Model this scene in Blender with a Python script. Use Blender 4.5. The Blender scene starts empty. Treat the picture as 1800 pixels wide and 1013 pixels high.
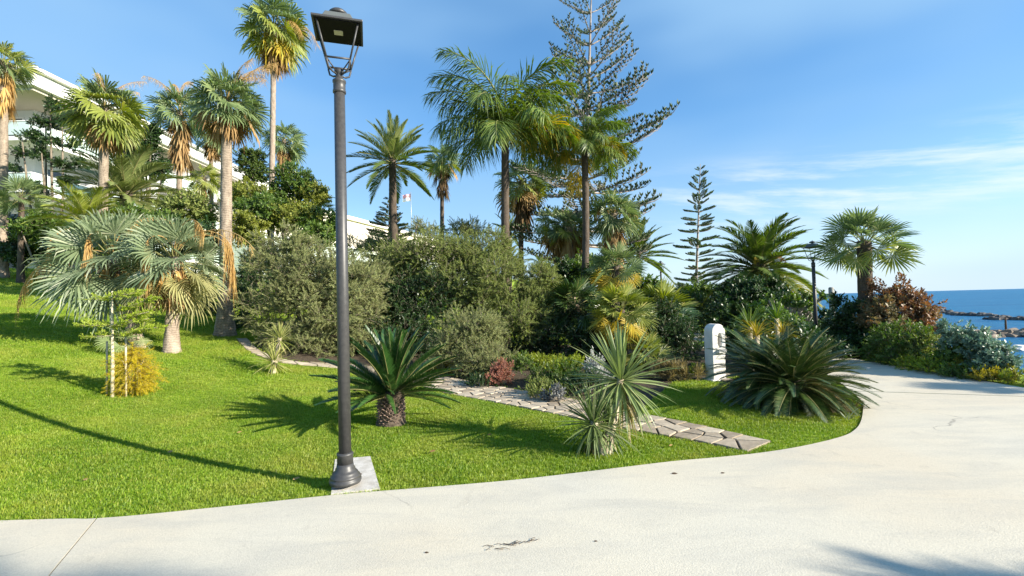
import bpy, bmesh, math, random
import numpy as np
from mathutils import Vector, Matrix, Euler, noise
from mathutils.geometry import delaunay_2d_cdt
R = math.radians
random.seed(7); rng = np.random.default_rng(7)
scene = bpy.context.scene
COL = scene.collection

# ------------------------------------------------------------ camera
F = 825.0; EYE = 1.6
cam_d = bpy.data.cameras.new('camera'); cam = bpy.data.objects.new('camera', cam_d); COL.objects.link(cam)
cam_d.sensor_width = 36.0; cam_d.lens = 36.0*F/1800.0; cam_d.clip_start = 0.05; cam_d.clip_end = 80000
CAMROT = Matrix.Rotation(R(90+1.7), 3, 'X') @ Matrix.Rotation(R(-1.5), 3, 'Z')
cam.matrix_world = Matrix.Translation((0, 0, EYE)) @ CAMROT.to_4x4()
scene.camera = cam

# ------------------------------------------------------------ light
SUN_EL, SUN_ROT = 23.0, 112.5        # sun to the right and a little behind the camera
w = bpy.data.worlds.new('World'); scene.world = w; w.use_nodes = True
nt = w.node_tree; N = nt.nodes; L = nt.links; N.clear()
def nd(t, **k):
    n = N.new(t)
    for a, b in k.items(): setattr(n, a, b)
    return n
sky = nd('ShaderNodeTexSky', sky_type='NISHITA', sun_disc=False)
sky.sun_elevation = R(SUN_EL); sky.sun_rotation = R(SUN_ROT)
sky.air_density = 1.0; sky.dust_density = 0.1; sky.ozone_density = 3.0; sky.altitude = 0
geo = nd('ShaderNodeTexCoord'); sep = nd('ShaderNodeSeparateXYZ'); L.new(geo.outputs['Generated'], sep.inputs[0])
def mth(op, a, b=None, c=None, clamp=False):
    n = nd('ShaderNodeMath', operation=op); n.use_clamp = clamp
    for i, v in enumerate((a, b, c)):
        if v is None: continue
        if isinstance(v, (int, float)): n.inputs[i].default_value = v
        else: L.new(v, n.inputs[i])
    return n.outputs[0]
def vmap(a, b, v):                    # smooth ramp a..b -> 0..1
    n = nd('ShaderNodeMapRange', interpolation_type='SMOOTHSTEP')
    n.inputs[1].default_value = a; n.inputs[2].default_value = b; L.new(v, n.inputs[0]); return n.outputs[0]
az = mth('ARCTAN2', sep.outputs[0], sep.outputs[1]); el = mth('ARCSINE', sep.outputs[2])
cmb = nd('ShaderNodeCombineXYZ')
L.new(mth('MULTIPLY', az, 1.5), cmb.inputs[0]); L.new(mth('ADD', mth('MULTIPLY', el, 11.0), mth('MULTIPLY', az, 1.5)), cmb.inputs[1])
n1 = nd('ShaderNodeTexNoise'); n1.inputs['Scale'].default_value = 1.6; n1.inputs['Detail'].default_value = 9; n1.inputs['Roughness'].default_value = .62; n1.inputs['Distortion'].default_value = .15
L.new(cmb.outputs[0], n1.inputs['Vector'])
n2 = nd('ShaderNodeTexNoise'); n2.inputs['Scale'].default_value = .9; n2.inputs['Detail'].default_value = 3
cm2 = nd('ShaderNodeCombineXYZ'); L.new(mth('MULTIPLY', az, 1.1), cm2.inputs[0]); L.new(mth('MULTIPLY', el, 3.2), cm2.inputs[1]); cm2.inputs[2].default_value = 4.3
L.new(cm2.outputs[0], n2.inputs['Vector'])
band = mth('MULTIPLY', vmap(.10, .17, el), mth('SUBTRACT', 1.0, vmap(.20, .28, el)))     # cirrus belt above the sea
right = vmap(.0, .62, az)
cir = mth('MULTIPLY', vmap(.43, .64, n1.outputs[0]), mth('MULTIPLY', band, right))
veil = mth('MULTIPLY', vmap(.40, .72, n2.outputs[0]), .85)
mask = mth('MULTIPLY', cir, .78, clamp=True)
hs = nd('ShaderNodeHueSaturation'); hs.inputs['Saturation'].default_value = 1.2; L.new(sky.outputs[0], hs.inputs['Color'])
mx = nd('ShaderNodeMix', data_type='RGBA'); hzm = nd('ShaderNodeMix', data_type='RGBA'); L.new(mth('POWER', mth('SUBTRACT', 1.0, mth('MULTIPLY', mth('ABSOLUTE', el), 2.6, clamp=True)), 2.4), hzm.inputs[0]); hzm.inputs[7].default_value = (3.2, 3.85, 4.3, 1)
thin = nd('ShaderNodeMix', data_type='RGBA'); thin.inputs[0].default_value = .26; L.new(hs.outputs[0], thin.inputs[6]); L.new(thin.outputs[2], hzm.inputs[6]); thin.inputs[7].default_value = (.95, 2.15, 3.7, 1)
vl = nd('ShaderNodeMix', data_type='RGBA'); L.new(veil, vl.inputs[0]); L.new(hzm.outputs[2], vl.inputs[6]); vl.inputs[7].default_value = (1.5, 2.6, 3.9, 1)
L.new(mask, mx.inputs[0]); L.new(vl.outputs[2], mx.inputs[6]); mx.inputs[7].default_value = (3.9, 4.3, 4.6, 1)
bg = nd('ShaderNodeBackground'); bg.inputs['Strength'].default_value = 0.105; L.new(mx.outputs[2], bg.inputs[0])
wo = nd('ShaderNodeOutputWorld'); L.new(bg.outputs[0], wo.inputs[0])
sun_d = bpy.data.lights.new('sun', 'SUN'); sun_d.energy = 4.7; sun_d.angle = R(.5); sun_d.color = (1, .925, .785)
sun = bpy.data.objects.new('sun', sun_d); COL.objects.link(sun)
sdir = Vector((math.sin(R(SUN_ROT))*math.cos(R(SUN_EL)), math.cos(R(SUN_ROT))*math.cos(R(SUN_EL)), math.sin(R(SUN_EL))))
sun.rotation_euler = sdir.to_track_quat('Z', 'Y').to_euler()
sun.location = sdir*60
scene.view_settings.view_transform = 'Standard'; scene.view_settings.look = 'None'
scene.view_settings.gamma = 1; scene.view_settings.exposure = 1.25; scene.view_settings.use_curve_mapping = False

# ------------------------------------------------------------ where things are
def sp(x, k=1.0):                       # soft plus
    x = x/k
    return (k*np.log1p(np.exp(np.clip(x, -30, 30)))) if isinstance(x, np.ndarray) else k*math.log1p(math.exp(max(-30, min(30, x))))
def ss(a, b, x):
    t = np.clip((x-a)/(b-a), 0, 1); return t*t*(3-2*t)
def hgt(x, y):
    x = np.asarray(x, float); y = np.asarray(y, float)
    u = -0.85*x + 0.45*np.minimum(y, 70) - 6.2
    s = .15*(sp(u, .9) - .02)
    s = s*ss(-.5, -5.0, x - .12*np.maximum(y-8, 0)) if False else s*(1-ss(-4.0, 1.5, x))
    s = s*ss(2.0, 6.0, y)
    far = 22*ss(110, 420, y)*(1-ss(-20, 120, x))
    edge = 9.4 + np.maximum(0, y-12)*.55
    c = -7.5*ss(0, 7, x-edge)
    bump = .03*np.sin(x*.9+1)*np.sin(y*.7)*ss(-1, -5, x)
    return s + far + c + bump
def hz(x, y): return float(hgt(x, y))
def ray(px, py): return (CAMROT @ Vector(((px-900)/F, -(py-506.5)/F, -1))).normalized()
def at(px, py, Y):
    d = ray(px, py); return Vector((0, 0, EYE)) + d*(Y/d.y)
def gr(px, py, lim=90):
    d = ray(px, py); t = 2.0
    while t < lim:
        p = Vector((0, 0, EYE)) + d*t
        if p.z < hz(p.x, p.y): break
        t += .02
    return Vector((p.x, p.y, hz(p.x, p.y)))
def m_(px, Y): return px*Y/F            # pixels at a depth to metres

# ------------------------------------------------------------ materials
def newmat(name):
    m = bpy.data.materials.new(name); m.use_nodes = True; m.node_tree.nodes.clear(); return m
class NT:
    def __init__(s, m): s.t = m.node_tree; s.o = s.n('ShaderNodeOutputMaterial')
    def n(s, t, **k):
        n = s.t.nodes.new(t)
        for a, b in k.items():
            if a.startswith('i_'):
                key = a[2:]; key = int(key) if key.isdigit() else key
                n.inputs[key].default_value = b
            else: setattr(n, a, b)
        return n
    def l(s, a, b): s.t.links.new(a, b)
    def noise(s, scale, detail=4, rough=.6, vec=None, dist=0):
        n = s.n('ShaderNodeTexNoise'); n.inputs['Scale'].default_value = scale; n.inputs['Detail'].default_value = detail
        n.inputs['Roughness'].default_value = rough; n.inputs['Distortion'].default_value = dist
        if vec is not None: s.l(vec, n.inputs['Vector'])
        return n.outputs[0]
    def obj(s, scale=(1, 1, 1)):
        t = s.n('ShaderNodeTexCoord'); mp = s.n('ShaderNodeMapping'); mp.inputs['Scale'].default_value = scale
        s.l(t.outputs['Object'], mp.inputs[0]); return mp.outputs[0]
    def ramp(s, f, stops):
        r = s.n('ShaderNodeValToRGB'); s.l(f, r.inputs[0]); e = r.color_ramp.elements
        while len(e) < len(stops): e.new(.5)
        for q, (p, c) in zip(e, stops): q.position = p; q.color = (*c, 1)
        return r.outputs[0]
    def math(s, op, a, b=None, clamp=False):
        n = s.n('ShaderNodeMath', operation=op); n.use_clamp = clamp
        for i, v in enumerate((a, b)):
            if v is None: continue
            if isinstance(v, (int, float)): n.inputs[i].default_value = v
            else: s.l(v, n.inputs[i])
        return n.outputs[0]
    def mix(s, f, a, b, mode='MIX'):
        n = s.n('ShaderNodeMix', data_type='RGBA', blend_type=mode)
        if isinstance(f, (int, float)): n.inputs[0].default_value = f
        else: s.l(f, n.inputs[0])
        for i, v in ((6, a), (7, b)):
            if isinstance(v, tuple): n.inputs[i].default_value = (*v, 1)
            else: s.l(v, n.inputs[i])
        return n.outputs[2]
    def bump(s, h, strength=.5, dist=.02):
        b = s.n('ShaderNodeBump'); b.inputs['Strength'].default_value = strength; b.inputs['Distance'].default_value = dist
        s.l(h, b.inputs['Height']); return b.outputs[0]
    def bsdf(s, col, rough=.6, spec=.5, metal=0, normal=None, out=True):
        b = s.n('ShaderNodeBsdfPrincipled')
        if isinstance(col, tuple): b.inputs['Base Color'].default_value = (*col, 1)
        else: s.l(col, b.inputs['Base Color'])
        if isinstance(rough, (int, float)): b.inputs['Roughness'].default_value = rough
        else: s.l(rough, b.inputs['Roughness'])
        b.inputs['Specular IOR Level'].default_value = spec; b.inputs['Metallic'].default_value = metal
        if normal is not None: s.l(normal, b.inputs['Normal'])
        if out: s.l(b.outputs[0], s.o.inputs[0])
        return b
MATS = {}
def leaf(name, a, b, c=None, rough=.5, spec=.35, tr=.3):
    """foliage: colour varies leaf by leaf (a-b) with a few odd ones (c)"""
    if name in MATS: return MATS[name]
    m = newmat(name); t = NT(m); c = c or b
    g = t.n('ShaderNodeNewGeometry'); oi = t.n('ShaderNodeObjectInfo')
    f = t.math('FRACT', t.math('ADD', t.math('MULTIPLY', g.outputs['Random Per Island'], .7), t.math('MULTIPLY', oi.outputs['Random'], .75)))
    col = t.ramp(f, [(0, a), (.55, b), (.85, b), (1, c)])
    big = t.noise(1.3, 2, .5, g.outputs['Position'])
    col = t.mix(t.math('MULTIPLY', big, .55), col, tuple(x*.55 for x in a), 'MIX')
    if name == 'lawn_blade':
        pn = t.noise(.75, 4, .65, g.outputs['Position'], .4); col = t.mix(t.ramp(pn, [(.46, (0, 0, 0)), (.66, (.4, .4, .4))]), col, (.46, .42, .09))
    p = t.bsdf(col, rough, spec, out=False)
    tl = t.n('ShaderNodeBsdfTranslucent'); hs = t.n('ShaderNodeHueSaturation'); hs.inputs['Value'].default_value = 1.35; hs.inputs['Saturation'].default_value = 1.25
    t.l(col, hs.inputs['Color']); t.l(hs.outputs[0], tl.inputs[0])
    ms = t.n('ShaderNodeMixShader'); ms.inputs[0].default_value = tr; t.l(p.outputs[0], ms.inputs[1]); t.l(tl.outputs[0], ms.inputs[2]); t.l(ms.outputs[0], t.o.inputs[0])
    MATS[name] = m; return m
def bark(name, a, b, ring=14.0, rs=1.0, strength=.8):
    if name in MATS: return MATS[name]
    m = newmat(name); t = NT(m); v = t.obj((1, 1, 1))
    nz = t.noise(9, 6, .7, t.obj((1, 1, .35)))
    wv = t.n('ShaderNodeTexWave', bands_direction='Z'); wv.inputs['Scale'].default_value = ring; wv.inputs['Distortion'].default_value = 7; wv.inputs['Detail'].default_value = 3; wv.inputs['Detail Scale'].default_value = 2
    t.l(v, wv.inputs[0])
    f = t.math('ADD', t.math('MULTIPLY', wv.outputs['Fac'], .13*rs), t.math('MULTIPLY', nz, .85))
    col = t.ramp(f, [(.25, a), (.62, b), (.9, tuple(min(1, x*1.25) for x in b))])
    t.bsdf(col, .9, .2, normal=t.bump(f, strength, .03)); MATS[name] = m; return m
def plain(name, c, rough=.6, spec=.4, metal=0, var=.15, bump=.0, scale=12):
    if name in MATS: return MATS[name]
    m = newmat(name); t = NT(m); nz = t.noise(scale, 5, .6, t.obj())
    col = t.ramp(nz, [(.3, tuple(x*(1-var) for x in c)), (.7, tuple(min(1, x*(1+var)) for x in c))])
    t.bsdf(col, rough, spec, metal, t.bump(nz, bump, .01) if bump else None); MATS[name] = m; return m

G_WASH = leaf('fan_palm_green', (.12, .16, .03), (.32, .36, .075), (.52, .46, .15), .45, .5)
G_WASHD = leaf('fan_palm_blue_green', (.08, .13, .05), (.23, .30, .12), (.42, .43, .2), .45, .5)
G_SILV = leaf('silver_palm_leaf', (.10, .15, .07), (.27, .33, .18), (.54, .55, .38), .45, .45, .2)
G_YEL = leaf('yellowing_leaf', (.42, .32, .03), (.55, .40, .05), (.35, .36, .05), .5, .3)
G_SKIRT = leaf('dead_palm_leaf', (.20, .11, .045), (.46, .30, .13), (.56, .42, .22), .8, .15, .15)
G_SKIRTD = leaf('dark_dead_leaf', (.06, .04, .025), (.20, .13, .06), (.30, .2, .1), .8, .15, .1)
G_STRAW = leaf('straw_flowers', (.50, .30, .09), (.66, .45, .18), (.72, .55, .28), .7, .2, .25)
G_PHX = leaf('date_palm_leaf', (.06, .11, .025), (.15, .21, .05), (.28, .32, .08), .4, .6)
G_PHXB = leaf('light_date_leaf', (.16, .22, .07), (.30, .34, .12), (.42, .40, .16), .4, .6)
G_QUEEN = leaf('queen_palm_leaf', (.06, .10, .02), (.18, .26, .05), (.38, .40, .10), .4, .5)
G_CYC = leaf('cycad_leaf', (.018, .055, .012), (.045, .115, .022), (.12, .20, .05), .28, .8, .15)
G_CYC2 = leaf('cycad_leaf_olive', (.018, .045, .010), (.050, .095, .018), (.16, .17, .05), .32, .6, .12)
G_YUC = leaf('yucca_leaf', (.13, .19, .06), (.30, .37, .14), (.46, .49, .25), .4, .5, .2)
G_OLV = leaf('grey_olive_leaf', (.13, .17, .06), (.36, .38, .155), (.50, .48, .24), .6, .3, .25)
G_OLV2 = leaf('olive_green_leaf', (.10, .14, .035), (.29, .34, .09), (.42, .42, .16), .6, .3, .25)
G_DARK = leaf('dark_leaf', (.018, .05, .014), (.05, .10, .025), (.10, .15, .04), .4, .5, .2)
G_MID = leaf('mid_green_leaf', (.06, .12, .02), (.14, .22, .04), (.26, .32, .06), .45, .45, .3)
G_LIME = leaf('lime_leaf', (.20, .28, .03), (.36, .42, .05), (.48, .44, .08), .5, .4, .4)
G_GOLD = leaf('golden_leaf', (.50, .42, .02), (.72, .56, .03), (.60, .55, .06), .5, .3, .4)
G_RED = leaf('red_leaf', (.12, .07, .035), (.27, .14, .075), (.26, .26, .10), .4, .5, .3)
G_PINK = leaf('pink_flower', (.30, .14, .07), (.50, .22, .18), (.55, .38, .24), .5, .3, .3)
G_BLUE = leaf('blue_green_leaf', (.09, .17, .11), (.22, .32, .22), (.34, .42, .28), .4, .6, .25)
G_PINE = leaf('pine_tuft', (.04, .07, .025), (.10, .14, .05), (.18, .2, .08), .6, .3, .15)
G_PINEG = leaf('pine_tuft_green', (.05, .10, .03), (.13, .19, .06), (.2, .25, .08), .6, .3, .15)
G_GRASS = leaf('lawn_blade', (.085, .18, .014), (.29, .43, .030), (.56, .56, .12), .5, .35, .35)
B_PALM = bark('palm_bark', (.10, .075, .055), (.36, .29, .22), 5)
B_PALMD = bark('dark_palm_bark', (.035, .026, .020), (.13, .10, .075), 7)
B_PALE = bark('pale_palm_bark', (.16, .12, .09), (.40, .32, .25), 6)
B_WOOD = bark('wood_bark', (.09, .07, .05), (.30, .25, .19), 1.5, .3)
B_PINE = bark('pine_bark', (.16, .13, .11), (.42, .36, .31), 4, .5)
B_STEM = bark('pale_stem', (.30, .24, .16), (.55, .48, .36), 6, .5)

m = newmat('lawn_ground'); t = NT(m); v = t.obj()
a_ = t.noise(.8, 4, .6, v); b_ = t.noise(60, 5, .7, v)
c1 = t.ramp(b_, [(.3, (.08, .14, .012)), (.55, (.22, .31, .022)), (.75, (.36, .43, .04))])
c2 = t.mix(t.math('MULTIPLY', a_, .5), c1, (.24, .30, .03))
t.bsdf(c2, .85, .15, normal=t.bump(b_, .6, .03)); M_LAWN = m
m = newmat('soil'); t = NT(m); v = t.obj(); b_ = t.noise(25, 6, .7, v)
t.bsdf(t.ramp(b_, [(.3, (.045, .035, .025)), (.7, (.13, .10, .07))]), .95, .1, normal=t.bump(b_, .8, .04)); M_SOIL = m
m = newmat('cream_concrete'); t = NT(m); v = t.obj()
big = t.noise(.35, 3, .55, v); med = t.noise(1.6, 5, .65, t.obj((.6, 2.0, 1)), .6); fine = t.noise(95, 3, .7, v); spk = t.noise(240, 2, .5, v)
col = t.ramp(big, [(.25, (.60, .515, .385)), (.5, (.615, .56, .445)), (.75, (.58, .55, .47))])
col = t.mix(t.math('MULTIPLY', t.math('GREATER_THAN', med, .62), 0.0), col, (.4, .4, .37))
rm = t.ramp(med, [(.44, (0, 0, 0)), (.66, (.50, .50, .50))])
col = t.mix(rm, col, (.455, .43, .37))
col = t.mix(.55, col, t.ramp(fine, [(.3, (.70, .70, .70)), (.6, (1, 1, 1))]), 'MULTIPLY')
stn = t.noise(3.1, 6, .7, t.obj((1, .8, 1)), 1.2); col = t.mix(t.ramp(stn, [(.60, (0, 0, 0)), (.70, (.28, .28, .28))]), col, (.34, .30, .24))
col = t.mix(t.ramp(spk, [(.66, (0, 0, 0)), (.72, (.5, .5, .5))]), col, (.22, .20, .17))
vo = t.n('ShaderNodeTexVoronoi', feature='DISTANCE_TO_EDGE'); vo.inputs['Scale'].default_value = .30
dn = t.n('ShaderNodeTexNoise'); dn.inputs['Scale'].default_value = 2.2; dn.inputs['Detail'].default_value = 6; t.l(v, dn.inputs['Vector'])
vm = t.n('ShaderNodeVectorMath', operation='MULTIPLY_ADD'); t.l(dn.outputs['Color'], vm.inputs[0]); vm.inputs[1].default_value = (.5, .5, 0); t.l(v, vm.inputs[2]); t.l(vm.outputs[0], vo.inputs['Vector'])
crk = t.math('MULTIPLY', t.ramp(vo.outputs[0], [(0, (1, 1, 1)), (.0022, (0, 0, 0))]), t.ramp(t.noise(.7, 2, .5, v), [(.5, (0, 0, 0)), (.6, (.7, .7, .7))]))
col = t.mix(crk, col, (.22, .20, .17))
t.bsdf(col, .85, .25, normal=t.bump(fine, .35, .008)); M_CONC = m
m = newmat('pad_concrete'); t = NT(m); v = t.obj(); b_ = t.noise(9, 6, .65, v); f_ = t.noise(120, 3, .7, v)
t.bsdf(t.mix(.5, t.ramp(b_, [(.3, (.46, .42, .36)), (.6, (.66, .62, .56))]), t.ramp(f_, [(.3, (.6, .6, .6)), (.6, (1, 1, 1))]), 'MULTIPLY'), .9, .2, normal=t.bump(f_, .5, .01)); M_PAD = m
def stone(name, a, b):
    m = newmat(name); t = NT(m); v = t.obj(); oi = t.n('ShaderNodeObjectInfo')
    nz = t.noise(7, 6, .65, v); f = t.math('ADD', t.math('MULTIPLY', oi.outputs['Random'], .45), t.math('MULTIPLY', nz, .7))
    t.bsdf(t.ramp(f, [(.2, a), (.85, b)]), .85, .25, normal=t.bump(nz, .5, .02)); return m
M_FLAG = stone('flagstone', (.22, .17, .12), (.52, .44, .33))
M_ROCK = stone('sea_rock', (.03, .03, .032), (.15, .14, .13))
M_ROCKL = stone('shore_rock', (.10, .075, .055), (.36, .29, .22))
M_WSTONE = stone('white_stone', (.50, .48, .44), (.74, .71, .65))
m = newmat('black_iron'); t = NT(m); nz = t.noise(30, 4, .6, t.obj())
t.bsdf(t.ramp(nz, [(.3, (.040, .039, .039)), (.7, (.062, .060, .058))]), .44, .5, .0, t.bump(nz, .08, .003)); M_IRON = m
m = newmat('shaded_underside'); t = NT(m); t.bsdf((.004, .004, .004), .6, .2); M_UNDERSHADE = m  # near-black: shade below the lamp hood put into the colour
m = newmat('grey_housing'); t = NT(m); t.bsdf((.10, .11, .105), .55, .4); M_HOUSING = m
m = newmat('led_panel'); t = NT(m); t.bsdf((.50, .48, .30), .3, .5); M_LED = m
M_WHITE = plain('white_render', (.74, .73, .71), .8, .2, var=.04, scale=2)
M_CREAM = plain('cream_render', (.72, .64, .54), .85, .2, var=.05, scale=1)
M_MINT = plain('pale_green_render', (.62, .68, .62), .85, .2, var=.05, scale=1)
M_TRIM = plain('white_trim', (.78, .76, .72), .7, .2, var=.03)
M_ROOF = plain('beige_soffit', (.50, .45, .37), .85, .2, var=.05)
M_GLASS = plain('window_glass', (.035, .05, .055), .08, .8, var=.2)
M_BAL = plain('green_balcony_glass', (.56, .66, .62), .12, .7, var=.08)
M_SHUT = plain('green_shutter', (.13, .22, .19), .6, .3, var=.1)
M_POST = plain('weathered_post', (.30, .29, .26), .8, .3, bump=.3)
M_STEEL = plain('galvanised_steel', (.42, .43, .43), .45, .5, .6)
M_FLAGR = plain('flag_red', (.70, .38, .40), .8, .1); M_FLAGW = plain('flag_white', (.8, .8, .8), .8, .1)
M_DRY = plain('dry_brown', (.09, .06, .04), .9, .1)
m = newmat('sea_water'); t = NT(m); tc = t.n('ShaderNodeTexCoord')
def omap(sc):
    mp = t.n('ShaderNodeMapping'); mp.inputs['Scale'].default_value = sc; t.l(tc.outputs['Object'], mp.inputs[0]); return mp.outputs[0]
w1 = t.noise(1, 5, .65, omap((.06, .16, 1)), .4); w2 = t.noise(1, 6, .65, omap((.9, 1.8, 1))); w3 = t.noise(1, 4, .6, omap((.008, .025, 1)))
hh = t.math('ADD', t.math('MULTIPLY', w1, 1.6), t.math('MULTIPLY', w2, .35))
col = t.ramp(w3, [(.35, (.004, .095, .22)), (.65, (.012, .16, .30))])
col = t.mix(t.ramp(w2, [(.62, (0, 0, 0)), (.8, (.45, .45, .45))]), col, (.10, .30, .38))
b = t.bsdf(col, .4, .13, normal=t.bump(hh, 1.0, .9)); M_SEA = m
m = newmat('far_hill'); t = NT(m); nz = t.noise(.01, 5, .6, t.obj())
t.bsdf(t.ramp(nz, [(.3, (.10, .14, .15)), (.7, (.17, .20, .19))]), .95, .1); M_HILL = m

# ------------------------------------------------------------ mesh helpers
class MB:
    def __init__(s): s.v = []; s.f = []; s.m = []; s.sm = []
    def add(s, vs, fs, mi=0, smooth=False):
        o = len(s.v); s.v.extend([tuple(p) for p in vs]); s.f.extend([tuple(i+o for i in f) for f in fs]); s.m.extend([mi]*len(fs)); s.sm.extend([smooth]*len(fs))
    def tube(s, pts, rad, n=8, mi=0, cap=True, smooth=True, rnd=0):
        pts = [Vector(p) for p in pts]; vs = []; k = len(pts)
        up = Vector((0, 0, 1)); prev = None
        for i, p in enumerate(pts):
            tg = (pts[min(i+1, k-1)]-pts[max(i-1, 0)]).normalized()
            if prev is None:
                a = tg.orthogonal().normalized()
            else:
                a = (prev - tg*prev.dot(tg)).normalized()
            prev = a; b = tg.cross(a); r = rad[i] if hasattr(rad, '__len__') else rad
            for j in range(n):
                q = 2*math.pi*j/n; rr = r*(1+rnd*(random.random()-.5)) if rnd else r
                vs.append(p + (a*math.cos(q)+b*math.sin(q))*rr)
        fs = [(i*n+j, i*n+(j+1) % n, (i+1)*n+(j+1) % n, (i+1)*n+j) for i in range(k-1) for j in range(n)]
        if cap: fs += [tuple(range(n-1, -1, -1)), tuple((k-1)*n+j for j in range(n))]
        s.add(vs, fs, mi, smooth)
    def lathe(s, prof, n=32, mi=0, c=(0, 0, 0), smooth=True):
        vs = []; 
        for r, z in prof:
            for j in range(n):
                q = 2*math.pi*j/n; vs.append((c[0]+r*math.cos(q), c[1]+r*math.sin(q), c[2]+z))
        k = len(prof)
        fs = [(i*n+j, i*n+(j+1) % n, (i+1)*n+(j+1) % n, (i+1)*n+j) for i in range(k-1) for j in range(n)]
        fs += [tuple(range(n-1, -1, -1)), tuple((k-1)*n+j for j in range(n))]
        s.add(vs, fs, mi, smooth)
    def box(s, lo, hi, mi=0, M=None):
        x0, y0, z0 = lo; x1, y1, z1 = hi
        vs = [Vector(p) for p in ((x0, y0, z0), (x1, y0, z0), (x1, y1, z0), (x0, y1, z0), (x0, y0, z1), (x1, y0, z1), (x1, y1, z1), (x0, y1, z1))]
        if M is not None: vs = [M @ p for p in vs]
        s.add(vs, [(3, 2, 1, 0), (4, 5, 6, 7), (0, 1, 5, 4), (1, 2, 6, 5), (2, 3, 7, 6), (3, 0, 4, 7)], mi)
    def mesh(s, name, mats):
        me = bpy.data.meshes.new(name); me.from_pydata(s.v, [], s.f)
        for x in (mats if isinstance(mats, (list, tuple)) else [mats]): me.materials.append(x)
        me.polygons.foreach_set('material_index', s.m); me.polygons.foreach_set('use_smooth', s.sm); me.update(); return me
    def obj(s, name, mats, parent=None, loc=None, kind=None):
        return mobj(name, s.mesh(name, mats), parent, loc, kind)
def mobj(name, me, parent=None, loc=None, kind=None):
    o = bpy.data.objects.new(name, me); COL.objects.link(o); o.parent = parent
    if loc is not None: o.location = loc
    if kind: o['kind'] = kind
    return o
def tag(o, label, cat, group=None):
    o['label'] = label; o['category'] = cat
    if group: o['group'] = group
    return o
def thing(name, label, cat, loc, group=None, rz=0):
    o = bpy.data.objects.new(name, None); COL.objects.link(o); o.location = loc; o.rotation_euler = (0, 0, rz); o.empty_display_size = .2
    return tag(o, label, cat, group)
def bevel(o, wd, seg=2):
    md = o.modifiers.new('bevel', 'BEVEL'); md.width = wd; md.segments = seg; md.limit_method = 'ANGLE'; md.angle_limit = R(40); return o

# scatter: instances of a small sprig mesh on a cloud of points (stays real geometry)
_grp = {}
def scatter_group(proto):
    if proto.name in _grp: return _grp[proto.name]
    g = bpy.data.node_groups.new('scatter_'+proto.name, 'GeometryNodeTree')
    g.interface.new_socket('Geometry', in_out='INPUT', socket_type='NodeSocketGeometry'); g.interface.new_socket('Geometry', in_out='OUTPUT', socket_type='NodeSocketGeometry')
    a = g.nodes.new('NodeGroupInput'); z = g.nodes.new('NodeGroupOutput'); ip = g.nodes.new('GeometryNodeInstanceOnPoints')
    oi = g.nodes.new('GeometryNodeObjectInfo'); oi.inputs['Object'].default_value = proto; oi.inputs['As Instance'].default_value = True
    r = g.nodes.new('GeometryNodeInputNamedAttribute'); r.data_type = 'FLOAT_VECTOR'; r.inputs[0].default_value = 'rot'
    s = g.nodes.new('GeometryNodeInputNamedAttribute'); s.data_type = 'FLOAT'; s.inputs[0].default_value = 'scl'
    g.links.new(a.outputs[0], ip.inputs['Points']); g.links.new(oi.outputs['Geometry'], ip.inputs['Instance'])
    g.links.new(r.outputs[0], ip.inputs['Rotation']); g.links.new(s.outputs[0], ip.inputs['Scale']); g.links.new(ip.outputs[0], z.inputs[0])
    _grp[proto.name] = g; return g
def scatter(name, P, D, S, proto, parent=None, loc=(0, 0, 0)):
    """P points (world, made local to loc), D directions for +Z, S scales"""
    P = np.asarray(P, float) - np.array(loc); D = np.asarray(D, float); n = len(P)
    me = bpy.data.meshes.new(name); me.vertices.add(n); me.vertices.foreach_set('co', P.astype(np.float32).ravel())
    D = D/np.linalg.norm(D, axis=1, keepdims=True)
    th = np.arccos(np.clip(D[:, 2], -1, 1)); ph = np.arctan2(D[:, 1], D[:, 0]); sp_ = rng.uniform(0, 6.283, n)
    # R = Rz(ph) Ry(th) Rz(spin) -> euler XYZ
    c1, s1, c2, s2, c3, s3 = np.cos(ph), np.sin(ph), np.cos(th), np.sin(th), np.cos(sp_), np.sin(sp_)
    r00 = c1*c2*c3-s1*s3; r10 = s1*c2*c3+c1*s3; r20 = -s2*c3; r21 = s2*s3; r22 = c2
    rot = np.stack([np.arctan2(r21, r22), np.arcsin(np.clip(-r20, -1, 1)), np.arctan2(r10, r00)], 1)
    me.attributes.new('rot', 'FLOAT_VECTOR', 'POINT').data.foreach_set('vector', rot.astype(np.float32).ravel())
    me.attributes.new('scl', 'FLOAT', 'POINT').data.foreach_set('value', np.asarray(S, np.float32))
    for s_ in proto.data.materials: me.materials.append(s_)
    o = mobj(name, me, parent, kind='stuff')
    md = o.modifiers.new('scatter', 'NODES'); md.node_group = scatter_group(proto)
    if parent is None: o.location = loc
    return o

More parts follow.
